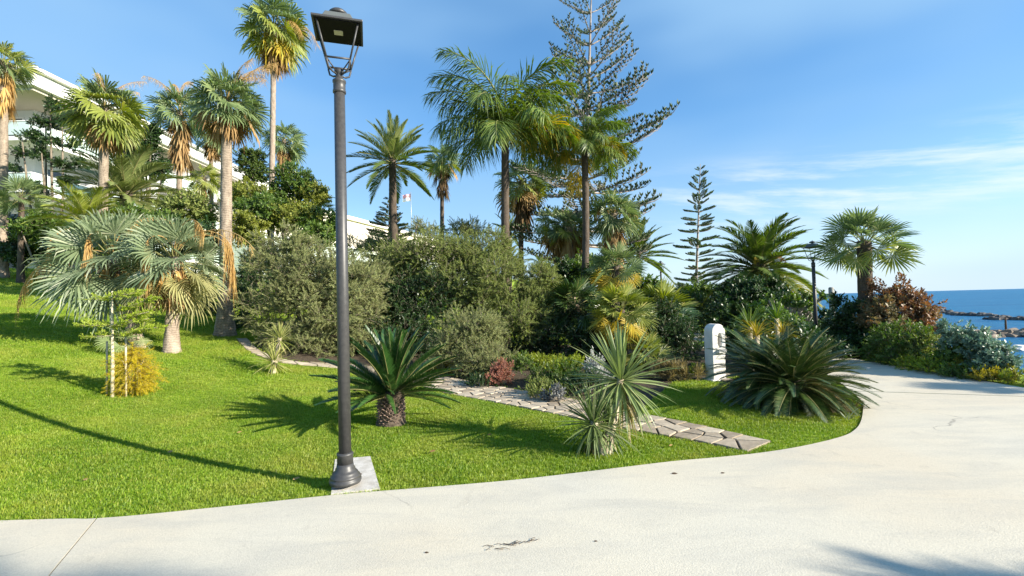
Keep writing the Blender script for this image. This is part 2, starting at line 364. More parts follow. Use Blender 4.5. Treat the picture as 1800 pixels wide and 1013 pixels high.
# ------------------------------------------------------------ leaf protos
def strip(mb, base, d, lat, L_, w_, droop, segs=3, mi=0, prof=(.5, 1, .8, 0)):
    """a leaf blade: starts at base, along d, broad along lat, tip sinking by droop"""
    vs = []; k = segs
    for i in range(k+1):
        t = i/k; c = base + d*(L_*t); c = c - Vector((0, 0, 1))*(droop*L_*t*t)
        pw = prof[min(int(t*(len(prof)-1)+.001), len(prof)-1)] if k+1 == len(prof) else math.sin(math.pi*(.15+.85*t))
        if i == k: vs.append(c)
        else: vs += [c - lat*(w_*pw*.5), c + lat*(w_*pw*.5)]
    fs = [(2*i, 2*i+1, 2*i+3, 2*i+2) for i in range(k-1)] + [(2*k-2, 2*k-1, 2*k)]
    mb.add(vs, fs, mi)
def rachis(L_, e0, e1, n=10, p=1.3):
    pts = [Vector((0, 0, 0))]; ang = []
    for i in range(n):
        t = (i+.5)/n; e = R(e0+(e1-e0)*t**p); ang.append(e)
        pts.append(pts[-1] + Vector((math.cos(e), 0, math.sin(e)))*(L_/n))
    ang.append(R(e1)); return pts, ang
def pin_frond(e0, e1, n=38, ll=.30, lw=.022, vee=20, droop=.25, rnd=.1, a0=70, a1=25, start=.12, plum=0, rr=.012, seed=0, segs=2, prof=None):
    random.seed(seed); mb = MB(); pts, ang = rachis(1.0, e0, e1, 10)
    mb.tube(pts, [rr*(1-.75*i/10) for i in range(11)], 4, 1)
    for i in range(n):
        t = start + (1-start)*(i+.5)/n
        q = t*10; k = min(9, int(q)); f = q-k; c = pts[k].lerp(pts[k+1], f); e = ang[k]+(ang[k+1]-ang[k])*f
        T = Vector((math.cos(e), 0, math.sin(e))); Nn = Vector((-math.sin(e), 0, math.cos(e)))
        a = R(a0+(a1-a0)*t); s_ = (math.sin(math.pi*min(1, (.18+.82*(t-start)/(1-start))**.8)*.93)+.12)
        for sd in (-1, 1):
            v = R(vee + random.uniform(-1, 1)*plum + random.uniform(-5, 5)); aa = a + random.uniform(-1, 1)*rnd
            d = (T*math.cos(aa) + (Vector((0, sd, 0))*math.cos(v)+Nn*math.sin(v))*math.sin(aa)).normalized()
            lat = d.cross(Nn*math.cos(v) - Vector((0, sd, 0))*math.sin(v)).normalized()
            lat = (lat + Nn*.25).normalized()
            strip(mb, c, d, lat, ll*s_*random.uniform(.88, 1.08), lw, droop*random.uniform(.6, 1.4), segs)
    return mb
def fan_frond(e0, pet=.45, Rb=.58, n=26, span=125, droop=.25, cup=.12, sag=10, seed=0, ragged=.12, wd=1.0, twist=38):
    random.seed(seed); mb = MB(); pts, ang = rachis(pet, e0, e0-sag, 4)
    mb.tube(pts, [.014, .012, .010, .009, .008], 4, 1)
    c = pts[-1]; e = ang[-1]-R(sag*.8); T = Vector((math.cos(e), 0, math.sin(e))); Nn = Vector((-math.sin(e), 0, math.cos(e)))
    tw = R(random.uniform(-twist, twist)); Y = Vector((0, 1, 0))*math.cos(tw)+Nn*math.sin(tw); N2 = T.cross(Y)
    dp = 2*R(span)/n
    for i in range(n):
        ph = -R(span)+dp*(i+.5)+random.uniform(-.02, .02); r = Rb*(.80+.20*math.cos(ph))*random.uniform(1-ragged, 1+ragged*.4)
        d = (T*math.cos(ph)+Y*math.sin(ph) + N2*(cup*(1 if i % 2 else .75))).normalized()
        lat = (N2.cross(d)).normalized() + N2*(.45 if i % 2 else -.45)
        wm = 2*.5*r*math.tan(dp/2)*1.08*wd; dr = droop*random.uniform(.5, 1.6); g = Vector((0, 0, -1))
        P = [c, c+d*(.50*r), c+d*(.78*r)+g*(dr*r*.12), c+d*r*(1-.25*min(1, dr))+g*(dr*r*.55)]
        vs = [P[0], P[1]-lat*wm*.5, P[1]+lat*wm*.5, P[2]-lat*wm*.30, P[2]+lat*wm*.30, P[3]]
        mb.add(vs, [(0, 2, 1), (1, 2, 4, 3), (3, 4, 5)])
    return mb
def sword(e0, e1, w_=.045, seed=0):
    mb = MB(); pts, ang = rachis(1.0, e0, e1, 4, 1.6); vs = []
    for i, p in enumerate(pts[:-1]):
        ww = w_*(.6, 1, .95, .6)[i]; up = Vector((-math.sin(ang[i]), 0, math.cos(ang[i])))*ww*.18
        vs += [p+Vector((0, -ww/2, 0))+up, p, p+Vector((0, ww/2, 0))+up]
    vs.append(pts[-1]); fs = []
    for i in range(3):
        for j in range(2): fs.append((3*i+j, 3*i+j+1, 3*i+j+4, 3*i+j+3))
    fs += [(9, 10, 12), (10, 11, 12)]; mb.add(vs, fs); return mb
def dead_fan(seed=0):
    random.seed(seed); mb = MB()
    mb.tube([(0, 0, 0), (.10, 0, -.03), (.13, 0, -.2)], [.012, .011, .008], 4, 1)
    for i in range(18):
        x = random.uniform(-.5, .5)
        d = Vector((random.uniform(-.05, .30), x*.55, -1)).normalized()
        strip(mb, Vector((.13, x*.05, -.18)), d, Vector((-.2, 1, 0)).normalized(), random.uniform(.35, .75), .035, -.02, 3)
    return mb
FROND = {}
STEMS = {}
def stem_mat(kind): return {'silver': G_SILV}.get(kind, leaf('green_petiole', (.22, .24, .08), (.36, .34, .14)))
def frond_mesh(kind, e, mat, var=0):
    e = int(round(e/15.0)*15); key = (kind, e, mat.name, var)
    if key in FROND: return FROND[key]
    sd = hash((kind, e, var)) % 9973 if False else (sum(ord(c) for c in kind)*31 + (e+200)*7 + var*131) % 9973
    if kind == 'fan': mb = fan_frond(e, .44, .60, 26, 125, .38, .12, 20, sd, .2, .85, 55)
    elif kind == 'stiff_fan': mb = fan_frond(e, .46, .58, 28, 118, .12, .12, 16, sd, .12, .85, 55)
    elif kind == 'silver': mb = fan_frond(e, .44, .62, 34, 118, .30, .14, 18, sd, .15, .70, 70)
    elif kind == 'date': mb = pin_frond(e, e-38-.25*max(0, e), 60, .24, .0145, 22, .10, .12, 55, 18, .10, 0, .013, sd)
    elif kind == 'stiff_date': mb = pin_frond(e, e-22-.15*max(0, e), 54, .23, .0155, 24, .05, .10, 50, 15, .10, 0, .013, sd)
    elif kind == 'queen': mb = pin_frond(e, e-84-.40*e, 96, .33, .0125, 0, .62, .35, 72, 35, .12, 40, .013, sd)
    elif kind == 'queen_up': mb = pin_frond(e, e-88, 96, .32, .0125, 5, .5, .3, 68, 32, .12, 34, .013, sd)
    elif kind == 'cycas': mb = pin_frond(e, e-40, 80, .150, .0080, 18, .0, .05, 68, 38, .06, 0, .011, sd)
    elif kind == 'cycas_up': mb = pin_frond(e, e-24, 78, .145, .0115, 32, .0, .05, 60, 32, .10, 0, .011, sd)
    elif kind == 'sword': mb = sword(e, e-8-.1*(90-e), .058, sd)
    elif kind == 'sword_droop': mb = sword(e, e-50, .05, sd)
    elif kind == 'dead': mb = dead_fan(sd)
    me = mb.mesh('frond', [mat, leaf('green_petiole', (.22, .24, .08), (.36, .34, .14)) if kind not in ('dead',) else G_SKIRT] if mb.m and max(mb.m) else [mat])
    FROND[key] = me; return me
def put_frond(parent, name, kind, e, azd, L_, mat, base, var=0, jit=4, e_off=None):
    ec = round(e/15.0)*15
    o = mobj(name, frond_mesh(kind, e, mat, var), parent)
    off = (e-ec) + random.uniform(-jit, jit)
    # yaw, then a small pitch about the frond's own cross axis
    M = Matrix.Rotation(R(azd), 4, 'Z') @ Matrix.Rotation(R(-off), 4, 'Y') @ Matrix.Rotation(R(random.uniform(-12, 12)), 4, 'X')
    o.matrix_local = Matrix.Translation(base) @ M @ Matrix.Diagonal((L_, L_, L_, 1))
    return o
def crown(parent, c, kind, n, L_, mats, emax=85, emin=-35, hub=.08, hub_h=.25, name='frond', power=1.0, lvar=.12, only=None):
    """mats = [(lowest elevation, material), ...] from top to bottom"""
    for i in range(n):
        f = (i+.5)/n; e = emax + (emin-emax)*f**power
        for lim, mt in mats:
            if e >= lim: mat = mt; break
        else: mat = mats[-1][1]
        azd = i*137.508 + random.uniform(-9, 9)
        if only and not only(azd % 360): continue
        r = hub*(.3+.7*f); b = c + Vector((math.cos(R(azd))*r, math.sin(R(azd))*r, -hub_h*f))
        put_frond(parent, name, kind, e, azd, L_*random.uniform(1-lvar, 1+lvar)*(1-.12*(1-f)), mat, b, i % 3)
def trunk(parent, top, r0, r1, mat, bend=.0, flare=1.35, rings=60, rough=.06, name='trunk', n=14, bump_r=.05, foot=-.1, ex=0):
    """top is local; base at the local origin"""
    mb = MB(); pts = []; rad = []; H = top.z
    for i in range(rings+1):
        t = i/rings; z = foot + (H-foot)*t
        x = top.x*t + bend*math.sin(math.pi*t); y = top.y*t + .5*bend*math.sin(math.pi*t)
        r = r0 + (r1-r0)*t**.7; r *= 1 + (flare-1)*math.exp(-max(0, z)/(.35 if flare < 1.6 else .5))
        r *= 1 + bump_r*(random.random()-.3); pts.append((x, y, z)); rad.append(r)
    mb.tube(pts, rad, n, 0, True, True, rough)
    return mb.obj(name, mat, parent)
def stalk(parent, base, azd, L_, e0, e1, mat=None, strands=60, hang=.35, name='flower_stalk', seed=0, start=.35, wdt=.0045, spread=.4):
    random.seed(seed+int(azd)); mb = MB(); pts, ang = rachis(L_, e0, e1, 14, 1.1)
    mb.tube(pts, [.012*(1-.6*i/14) for i in range(15)], 5, 0)
    for i in range(strands):
        t = start+(1-start)*random.random(); k = min(13, int(t*14)); c = pts[k].lerp(pts[k+1], t*14-k)
        d = Vector((random.uniform(-spread, spread), random.uniform(-spread, spread), -1)).normalized(); l = hang*random.uniform(.25, 1.15)*random.uniform(.6, 1)
        la = Vector((random.uniform(-1, 1), random.uniform(-1, 1), 0)).normalized()
        mid = c+d*l*.5+la*random.uniform(-.03, .03)
        mb.add([c-la*wdt*.5, c+la*wdt*.5, mid+la*wdt, mid-la*wdt, c+d*l+Vector((random.uniform(-.03, .03), 0, 0))], [(0, 1, 2, 3), (3, 2, 4)])
    o = mb.obj(name, mat or G_STRAW, parent); o.matrix_local = Matrix.Translation(base) @ Matrix.Rotation(R(azd), 4, 'Z'); return o
def skirt(parent, c, n, L_, mat=None, drop=.5, r=.15):
    for i in range(n):
        azd = i*137.5+random.uniform(-12, 12); z = -drop*(i/n)
        o = mobj('dead_frond', frond_mesh('dead', 0, mat or G_SKIRT, i % 4), parent); s_ = L_*random.uniform(.8, 1.15)
        o.matrix_local = Matrix.Translation(c+Vector((math.cos(R(azd))*r*.5, math.sin(R(azd))*r*.5, z))) @ Matrix.Rotation(R(azd), 4, 'Z') @ Matrix.Rotation(R(random.uniform(-14, 6)), 4, 'Y') @ Matrix.Diagonal((s_, s_, s_, 1))
def palm(name, label, px, py, Y, Rp, tr, kind, n, mats, bk, bpx=None, emax=85, emin=-35, bend=0, cat='palm tree', sk=0, skm=None, flare=1.3, rough=.08, top_scale=.75, power=1.0, group=None, seed=1, skdrop=.6, base=None, lvar=.12):
    random.seed(seed*17+3); top = at(px, py, Y); L_ = m_(Rp, Y)
    if base is None:
        bx = top.x if bpx is None else at(bpx, 520, Y).x
        base = Vector((bx, Y, hz(bx, Y)))
    g = thing(name, label, cat, base, group); lt = top-base
    trunk(g, lt, m_(tr, Y), m_(tr, Y)*top_scale, bk, bend, flare, max(20, int(lt.z*9)), rough)
    crown(g, lt, kind, n, L_, mats, emax, emin, m_(tr, Y)*.8, L_*.18, power=power, lvar=lvar)
    if sk: skirt(g, lt+Vector((0, 0, -L_*.12)), sk, L_*.95, skm, skdrop*L_, m_(tr, Y)*1.2)
    return g, lt, L_

# ------------------------------------------------------------ sprigs for shrubs and trees
def hidden(name, mb, mats):
    return bpy.data.objects.new(name, mb.mesh(name, mats))
def sprig(name, mat, nl=14, L_=.22, ll=.05, lw=.012, spread=55, wood=None, seed=0, droop=.1, seg=2, tipb=0):
    random.seed(seed); mb = MB()
    mb.tube([(0, 0, -L_*.3), (.01, 0, L_*.4), (0, .01, L_)], [.004, .003, .0015], 3, 1, False)
    for i in range(nl):
        z = L_*(-.05+1.05*(i+.5)/nl); a = i*2.4+random.uniform(-.4, .4); s_ = R(spread+random.uniform(-20, 20))*(1-.5*i/nl)
        d = Vector((math.cos(a)*math.sin(s_), math.sin(a)*math.sin(s_), math.cos(s_)))
        lat = d.cross(Vector((random.uniform(-.4, .4), random.uniform(-.4, .4), 1))).normalized()
        strip(mb, Vector((0, 0, z)), d, lat, ll*random.uniform(.7, 1.2), lw, droop, seg)
    return hidden(name, mb, [mat, wood or B_WOOD])
SP = {}
def spg(kind, mat):
    k = (kind, mat.name)
    if k in SP: return SP[k]
    nm = kind+'_sprig_'+mat.name
    if kind == 'fine': o = sprig(nm, mat, 40, .20, .052, .0095, 62, seed=3)
    elif kind == 'small': o = sprig(nm, mat, 18, .18, .060, .020, 60, seed=5)
    elif kind == 'broad': o = sprig(nm, mat, 14, .20, .10, .042, 65, seed=8, droop=.2, seg=3)
    elif kind == 'big': o = sprig(nm, mat, 12, .30, .18, .075, 70, seed=9, droop=.25, seg=3)
    elif kind == 'feather': o = sprig(nm, mat, 40, .34, .085, .008, 60, seed=11)
    elif kind == 'needle': o = sprig(nm, mat, 30, .12, .05, .008, 45, seed=12)
    elif kind == 'grassy': o = sprig(nm, mat, 14, .04, .24, .010, 30, seed=13, droop=.3, seg=3)
    SP[k] = o; return o
def lobe_points(c, r, n, fill=.45, lump=.28, seed=0, low=-1.0, lumpr=1.6):
    rg = np.random.default_rng(seed); d = rg.normal(size=(n, 3)); d /= np.linalg.norm(d, axis=1, keepdims=True)
    d = d[d[:, 2] > low]; n = len(d)
    lum = np.array([noise.noise(Vector(q)*2.3+Vector((seed*3.1, 0, 0)))+.5*noise.noise(Vector(q)*5.5+Vector((0, seed*1.7, 0))) for q in d])
    rad = (1+lump*1.6*lum)*(1-fill*rg.random(n)**1.8)
    P = d*rad[:, None]*np.array(r)
    K = max(6, n//16); rm = float(np.mean(r)); cl = P[rg.integers(0, n, K)]; idx = rg.integers(0, K, n); q = rg.normal(size=(n, 3)); q /= np.linalg.norm(q, axis=1, keepdims=True)
    cr = (.10+.16*rg.random(K))*rm*lumpr; Q = cl[idx]+q*(cr[idx]*rg.random(n)**.4)[:, None]*np.array([1, 1, .8]); mixk = rg.random(n) < .78
    P = np.where(mixk[:, None], Q, P); D = np.where(mixk[:, None], q*.8+d[idx]*0+P/(np.array(r)+.01)*.5, d)
    return np.array(c)+P, D
def shrub(name, label, cat, lobes, mat, kind='small', dens=1.0, sc=1.0, up=.45, rs=.87, base=None, stems=5, group=None, seed=1, lump=.28, rnd=.7, wood=None, fill=.5, low=-.8, part='foliage', mats=None):
    """lobes: (px, py, depth, half width px, half height px[, half depth m])"""
    cs = []
    for lb in lobes:
        px, py, Y, rx, rz = lb[:5]; c = at(px, py, Y); a = m_(rx, Y)*rs; b = m_(rz, Y)*rs; d = lb[5] if len(lb) > 5 else a*.85
        cs.append((c, (a, d, b)))
    if base is None:
        mxx = sum(c.x for c, _ in cs)/len(cs); myy = sum(c.y for c, _ in cs)/len(cs); base = Vector((mxx, myy, hz(mxx, myy)))
    g = thing(name, label, cat, base, group)
    byp = {}
    for i, (c, r) in enumerate(cs):
        area = 4*math.pi*((r[0]*r[1])**1.6/3+(r[0]*r[2])**1.6/3+(r[1]*r[2])**1.6/3)**(1/1.6)
        per = {'fine': 120, 'small': 150, 'broad': 110, 'big': 45, 'feather': 60, 'needle': 200, 'grassy': 90}[kind]
        P, D = lobe_points(c, r, int(area*per*dens/sc**1.6)+30, fill, lump, seed*13+i, low)
        k = P[:, 2] > hgt(P[:, 0], P[:, 1])+.02; P = P[k]; D = D[k]
        D = D + np.array([0, 0, up]) + rng.normal(size=D.shape)*rnd
        mt = (mats[i % len(mats)] if mats else mat); byp.setdefault(mt.name, [mt, [], []]); byp[mt.name][1].append(P); byp[mt.name][2].append(D)
    for mt, Ps, Ds in byp.values():
        P = np.concatenate(Ps); D = np.concatenate(Ds); S = rng.uniform(.7, 1.3, len(P))*sc
        scatter(part, P, D, S, spg(kind, mt), g, tuple(base))
    if stems:
        random.seed(seed)
        for i in range(stems):
            c, r = cs[i % len(cs)]; q = c-base; tip = q+Vector((random.uniform(-.6, .6)*r[0], random.uniform(-.6, .6)*r[1], random.uniform(-.2, .7)*r[2]))
            mb = MB(); st = Vector((random.uniform(-.12, .12)+q.x*.25, random.uniform(-.1, .1)+q.y*.25, -.1)); md = st.lerp(tip, .5)+Vector((random.uniform(-.15, .15), random.uniform(-.1, .1), .1))
            r0 = max(.012, min(.09, .02*(tip-st).length)); mb.tube([st, st.lerp(md, .5), md, md.lerp(tip, .5), tip], [r0, r0*.85, r0*.65, r0*.45, r0*.2], 7)
            mb.obj('branch', wood or B_WOOD, g)
    return g

# ============================================================ GROUND, PAVEMENT, SEA
def struct(o): o['kind'] = 'structure'; return o
def pip(poly, x, y):
    x = np.asarray(x, float); y = np.asarray(y, float); ins = np.zeros(x.shape, bool); n = len(poly)
    for i in range(n):
        x0, y0 = poly[i]; x1, y1 = poly[(i+1) % n]
        if y0 == y1: continue
        ins ^= ((y0 > y) != (y1 > y)) & (x < (x1-x0)*(y-y0)/(y1-y0)+x0)
    return ins
def resample(pts, step):
    out = []
    for i in range(len(pts)):
        a = Vector(pts[i][:2]); b = Vector(pts[(i+1) % len(pts)][:2]); k = max(1, int((b-a).length/step))
        out += [tuple(a.lerp(b, j/k)) for j in range(k)]
    return out
def smooth(pts, n=8):
    """Catmull-Rom through an open list of points"""
    P = [Vector(p) for p in pts]; P = [P[0]*2-P[1]]+P+[P[-1]*2-P[-2]]; out = []
    for i in range(1, len(P)-2):
        for j in range(n):
            t = j/n; a, b, c, d = P[i-1:i+3]
            out.append(.5*((2*b)+(c-a)*t+(2*a-5*b+4*c-d)*t*t+(3*b-a-3*c+d)*t**3))
    out.append(P[-2]); return out
def patch(name, poly, dz, mat, step=.5, parent=None, thick=.1, edge=.4, zf=None):
    zf = zf or (lambda x, y: max(0, hz(x, y)))
    poly = resample(poly, edge); n = len(poly); xs = [p[0] for p in poly]; ys = [p[1] for p in poly]
    gx, gy = np.meshgrid(np.arange(min(xs), max(xs), step), np.arange(min(ys), max(ys), step)); gx = gx.ravel()+.013; gy = gy.ravel()+.017
    k = pip(poly, gx, gy); pts = [Vector(p) for p in poly]+[Vector((a, b)) for a, b in zip(gx[k], gy[k])]
    r = delaunay_2d_cdt(pts, [], [list(range(n))], 1, 1e-5); V = [(v.x, v.y, zf(v.x, v.y)+dz) for v in r[0]]
    mb = MB(); F_ = [tuple(f) for f in r[2]]
    a = Vector(V[F_[0][0]]); b = Vector(V[F_[0][1]]); c = Vector(V[F_[0][2]])
    if (b-a).cross(c-a).z < 0: F_ = [tuple(reversed(f)) for f in F_]
    mb.add(V, F_)
    if thick:
        vs = []; 
        for p in poly: z = zf(*p)+dz; vs += [(p[0], p[1], z), (p[0], p[1], z-thick)]
        mb.add(vs, [(2*i, 2*((i+1) % n), 2*((i+1) % n)+1, 2*i+1) for i in range(n)])
    return mb.obj(name, mat, parent)
def clip(poly, p, nrm):
    out = []; f = lambda q: (q[0]-p[0])*nrm[0]+(q[1]-p[1])*nrm[1]
    for i in range(len(poly)):
        a, b = poly[i], poly[(i+1) % len(poly)]; fa, fb = f(a), f(b)
        if fa >= 0: out.append(a)
        if fa*fb < 0: t = fa/(fa-fb); out.append((a[0]+(b[0]-a[0])*t, a[1]+(b[1]-a[1])*t))
    return out
# terrain sheet
xs = np.unique(np.concatenate([np.linspace(-160, -30, 30), np.linspace(-30, 12, 140), np.linspace(12, 40, 40), np.linspace(40, 120, 10)]))
ys = np.unique(np.concatenate([np.linspace(-30, 2, 16), np.linspace(2, 30, 110), np.linspace(30, 110, 50), np.linspace(110, 460, 16)]))
X, Y_ = np.meshgrid(xs, ys); Z = hgt(X, Y_); nx, ny = len(xs), len(ys)
mb = MB(); mb.v = [tuple(p) for p in np.stack([X.ravel(), Y_.ravel(), Z.ravel()], 1).tolist()]
mb.f = [(j*nx+i, j*nx+i+1, (j+1)*nx+i+1, (j+1)*nx+i) for j in range(ny-1) for i in range(nx-1)]; mb.m = [0]*len(mb.f); mb.sm = [True]*len(mb.f)
lawn = struct(mb.obj('lawn_terrain', M_LAWN))
SEA_Z = -5.0
mb = MB(); mb.add([(-200, -3000, 0), (40000, -3000, 0), (40000, 40000, 0), (-200, 40000, 0)], [(0, 1, 2, 3)])
struct(mb.obj('sea', M_SEA, loc=(0, 0, SEA_Z)))
# pavement
LEFT = [(0, 917), (175, 912), (380, 893), (590, 871), (760, 857), (900, 845), (1040, 829), (1180, 812), (1270, 804), (1350, 795), (1420, 783), (1480, 768), (1503, 756), (1513, 742), (1517, 722), (1514, 705)]
lw_ = []
for px, py in LEFT:
    d = ray(px, py); q = -(EYE-.02)/d.z; lw_.append((d.x*q, d.y*q))
edge_w = [(-14, 3.1), (-8, 3.45)] + lw_ + [(5.6, 8.0), (6.1, 9.2), (6.6, 10.6), (6.85, 12.5), (6.85, 15), (6.5, 18), (5.6, 20.5), (3.5, 23), (0, 25)]
edge_w = [tuple(v) for v in smooth([(*p, 0) for p in edge_w], 5)]
edge_w = [(v[0], v[1]) for v in edge_w]
RIGHT = [(2, 27.5), (5.5, 25.5), (8, 22), (8.6, 18), (8.35, 14), (8.15, 11), (8.1, 9), (8.1, 7), (8.3, 3), (8.6, -12)]
PAVE = edge_w + RIGHT + [(-14, -12)]
promenade = mobj('promenade', None); struct(promenade)
promenade = None
base_o = patch('paving_bed', [(-13.9, -11.9)]+[(a, b-.06) for a, b in edge_w[1:60]]+[(8.05, 7), (8.5, -11.9)], .004, M_SOIL, 1.0, thick=0); struct(base_o)
for o in list(bpy.data.objects):
    if o.name == 'promenade': bpy.data.objects.remove(o)
j1a, j1b = [gr(95, 1013), gr(170, 918)]; j2a, j2b = [gr(1515, 691), gr(1800, 700)]; j3a, j3b = [gr(1380, 822), gr(1800, 972)]
def cut(polys, a, b, gap):
    d = Vector((b.x-a.x, b.y-a.y)).normalized(); n = Vector((-d.y, d.x)); out = []
    for P in polys:
        for s_ in (1, -1):
            q = clip(P, (a.x+n.x*s_*gap/2, a.y+n.y*s_*gap/2), (n.x*s_, n.y*s_))
            if len(q) > 2: out.append(q)
    return out
main = clip(PAVE, (0, (j2a.y+j2b.y)/2), (0, -1)); 
d2 = Vector((j2b.x-j2a.x, j2b.y-j2a.y)).normalized(); n2 = (-d2.y, d2.x)
near = clip(PAVE, (j2a.x-n2[0]*.018, j2a.y-n2[1]*.018), (-n2[0], -n2[1]))
farp = clip(PAVE, (j2a.x+n2[0]*.018, j2a.y+n2[1]*.018), n2)
farp = [p for p in farp if not (p[0] < 3 and p[1] < 7.9 and p[1] > 7.0 and False)]
# keep only the part of the far slab right of the lawn
farp = [p for p in farp if p[0] > -2]
slabs = cut([near], j1a, j1b, .010)
slabs = list(slabs)
prom = thing('promenade', '', '', (0, 0, 0)); [prom.__delitem__(k) for k in ('label', 'category')]; prom['kind'] = 'structure'
for P in slabs+[farp]:
    patch('concrete_slab', P, .025, M_CONC, .6, prom, .1, .25)
# lamp pad
pad_c = at(628, 846, 1); 
lampG = gr(606, 860); LB = Vector((lampG.x, lampG.y+.02, .03))
PADR = Matrix.Rotation(R(7), 2)
pad_poly = [(LB.x+v.x, LB.y+v.y) for v in ()] or [tuple(gr(*q)[:2]) for q in ((582, 873), (668, 863), (651, 806), (589, 812))]
pd = patch('lamp_footing', pad_poly, .022, M_PAD, .1, None, .08, .06); struct(pd)

# flagstone path
cl_px = [(425, 596), (448, 618), (500, 636), (560, 642), (620, 647), (690, 657), (760, 670), (830, 686), (910, 700), (1000, 717), (1070, 733), (1150, 748), (1240, 766), (1335, 787)]
cl = [gr(*p) for p in cl_px]; cl = smooth(cl, 10)
wid = lambda f: np.interp(f, [0, .25, .45, .6, .75, .9, 1], [.12, .12, .46, .52, .46, .38, .24])
seg = [0]
for a, b in zip(cl, cl[1:]): seg.append(seg[-1]+(Vector((b.x-a.x, b.y-a.y))).length)
TOT = seg[-1]
def on_path(s_, t):
    k = int(np.clip(np.searchsorted(seg, s_)-1, 0, len(cl)-2)); f = (s_-seg[k])/(seg[k+1]-seg[k]); p = cl[k].lerp(cl[k+1], f)
    d = Vector((cl[k+1].x-cl[k].x, cl[k+1].y-cl[k].y)).normalized(); return (p.x-d.y*t, p.y+d.x*t)
path_poly = [on_path(s_, wid(s_/TOT)+.03) for s_ in np.linspace(0, TOT, 60)] + [on_path(s_, -wid(s_/TOT)-.03) for s_ in np.linspace(TOT, 0, 60)]
pbed = patch('path_bedding', path_poly, .006, M_SOIL, .4, None, 0, .25, zf=hz); struct(pbed)
pathg = thing('stone_path', '', '', (0, 0, 0)); [pathg.__delitem__(k) for k in ('label', 'category')]; pathg['kind'] = 'structure'
random.seed(5); seeds = []
s_ = .05; row = 0
while s_ < TOT:
    wv = wid(s_/TOT); nn = max(1, int(round(2*wv/.20)))
    for k in range(nn): seeds.append((s_+random.uniform(-.10, .10), -wv+2*wv*(k+.5)/nn+random.uniform(-.07, .07)))
    s_ += .25; row += 1
for i, (s0, t0) in enumerate(seeds):
    wv = wid(np.clip(s0/TOT, 0, 1)); P = [(s0-.6, -wv), (s0+.6, -wv), (s0+.6, wv), (s0-.6, wv)]
    for j, (s1, t1) in enumerate(seeds):
        if i == j or abs(s1-s0) > 1.2: continue
        d = Vector((s0-s1, t0-t1)); l = d.length; d /= l; mid = ((s0+s1)/2+d.x*.010, (t0+t1)/2+d.y*.010); P = clip(P, mid, (d.x, d.y))
        if len(P) < 3: break
    if len(P) < 3: continue
    P = [p for k, p in enumerate(P) if (Vector(p)-Vector(P[k-1])).length > .03]
    P = [(min(max(a, 0.0), TOT), b) for a, b in P]
    W = [on_path(a, b) for a, b in P]
    if len(W) < 3: continue
    cx = sum(p[0] for p in W)/len(W); cy = sum(p[1] for p in W)/len(W); cz = hz(cx, cy); dz = random.uniform(.012, .020); n = len(W)
    W = [(cx+(a-cx)*random.uniform(.96, 1.0), cy+(b-cy)*random.uniform(.96, 1.0)) for a, b in W]
    top = [(a-cx, b-cy, hz(a, b)-cz+dz) for a, b in W]; ch = [((a-cx)*.95, (b-cy)*.95, hz(a, b)-cz+dz+.003) for a, b in W]; bot = [(a-cx, b-cy, hz(a, b)-cz-.02) for a, b in W]
    ar = sum(top[k-1][0]*top[k][1]-top[k][0]*top[k-1][1] for k in range(n))
    if ar < 0: top.reverse(); ch.reverse(); bot.reverse()
    mb = MB(); mb.add(bot+top+ch, [(k, (k+1) % n, n+(k+1) % n, n+k) for k in range(n)]+[(n+k, n+(k+1) % n, 2*n+(k+1) % n, 2*n+k) for k in range(n)]+[tuple(range(2*n, 3*n))])
    mb.obj('flagstone', M_FLAG, pathg, (cx, cy, cz))
# planting bed behind the path
bf = [on_path(s_, wid(s_/TOT)+.05) for s_ in np.linspace(.6, TOT*.86, 26)]
g_ = lambda a, b: (gr(a, b).x, gr(a, b).y)
BED = bf + [g_(1150, 700), g_(1185, 672), g_(1290, 664), (6.0, 10.5), (6.3, 12.5), (6.0, 17), (0, 17), (-4, 16.5), (-8, 16)]
bed = patch('planting_bed', BED, .006, M_SOIL, .7, None, 0, .4, zf=hz); struct(bed)
BED2 = [(5.75, 6.6), (5.3, 5.95), (4.6, 5.65), (3.7, 5.7), (3.1, 6.3), (3.1, 7.2), (3.9, 8.0), (5.4, 8.0)]

# grass blades
random.seed(3); mb = MB()
for i in range(11):
    a = random.uniform(0, 6.28); r = random.uniform(0, .035); b = Vector((r*math.cos(a), r*math.sin(a), 0)); a2 = random.uniform(0, 6.28)
    d = Vector((.45*math.cos(a2), .45*math.sin(a2), 1)).normalized(); lat = Vector((-math.sin(a2+.6), math.cos(a2+.6), 0)); h_ = random.uniform(.022, .048)
    strip(mb, b, d, lat, h_, .0055, .15, 2, prof=(.9, .8, 0))
tuft = hidden('grass_tuft', mb, [G_GRASS])
def grass(name, n, x0, x1, y0, y1, s0, keep=None):
    x = rng.uniform(x0, x1, n); y = rng.uniform(y0, y1, n)
    k = ~pip(PAVE, x, y) & (~pip(path_poly, x+rng.normal(0, .03, n), y+rng.normal(0, .03, n))) & ~pip(BED, x, y) & ~pip(pad_poly, x+rng.normal(0, .012, n), y+rng.normal(0, .012, n)) & (x < 8.9) & (y > x*0-99)
    k &= (np.abs(x)/np.maximum(y, .1) < 1.2)
    if keep is not None: k &= keep(x, y)
    x = x[k]; y = y[k]; z = hgt(x, y)-.004
    P = np.stack([x, y, z], 1); D = np.stack([rng.normal(0, .12, len(x)), rng.normal(0, .12, len(x)), np.ones(len(x))], 1)
    nz = np.array([noise.noise(Vector((a*.9, b*.9, 0))) for a, b in zip(x, y)])
    o = scatter(name, P, D, s0*(1+.35*nz)*rng.uniform(.7, 1.25, len(x)), tuft); return o
grass('grass_blades', 150000, -9, 6.5, 3.3, 8.0, .85)
grass('grass_blades', 110000, -18, 7, 8.0, 15, 1.1)
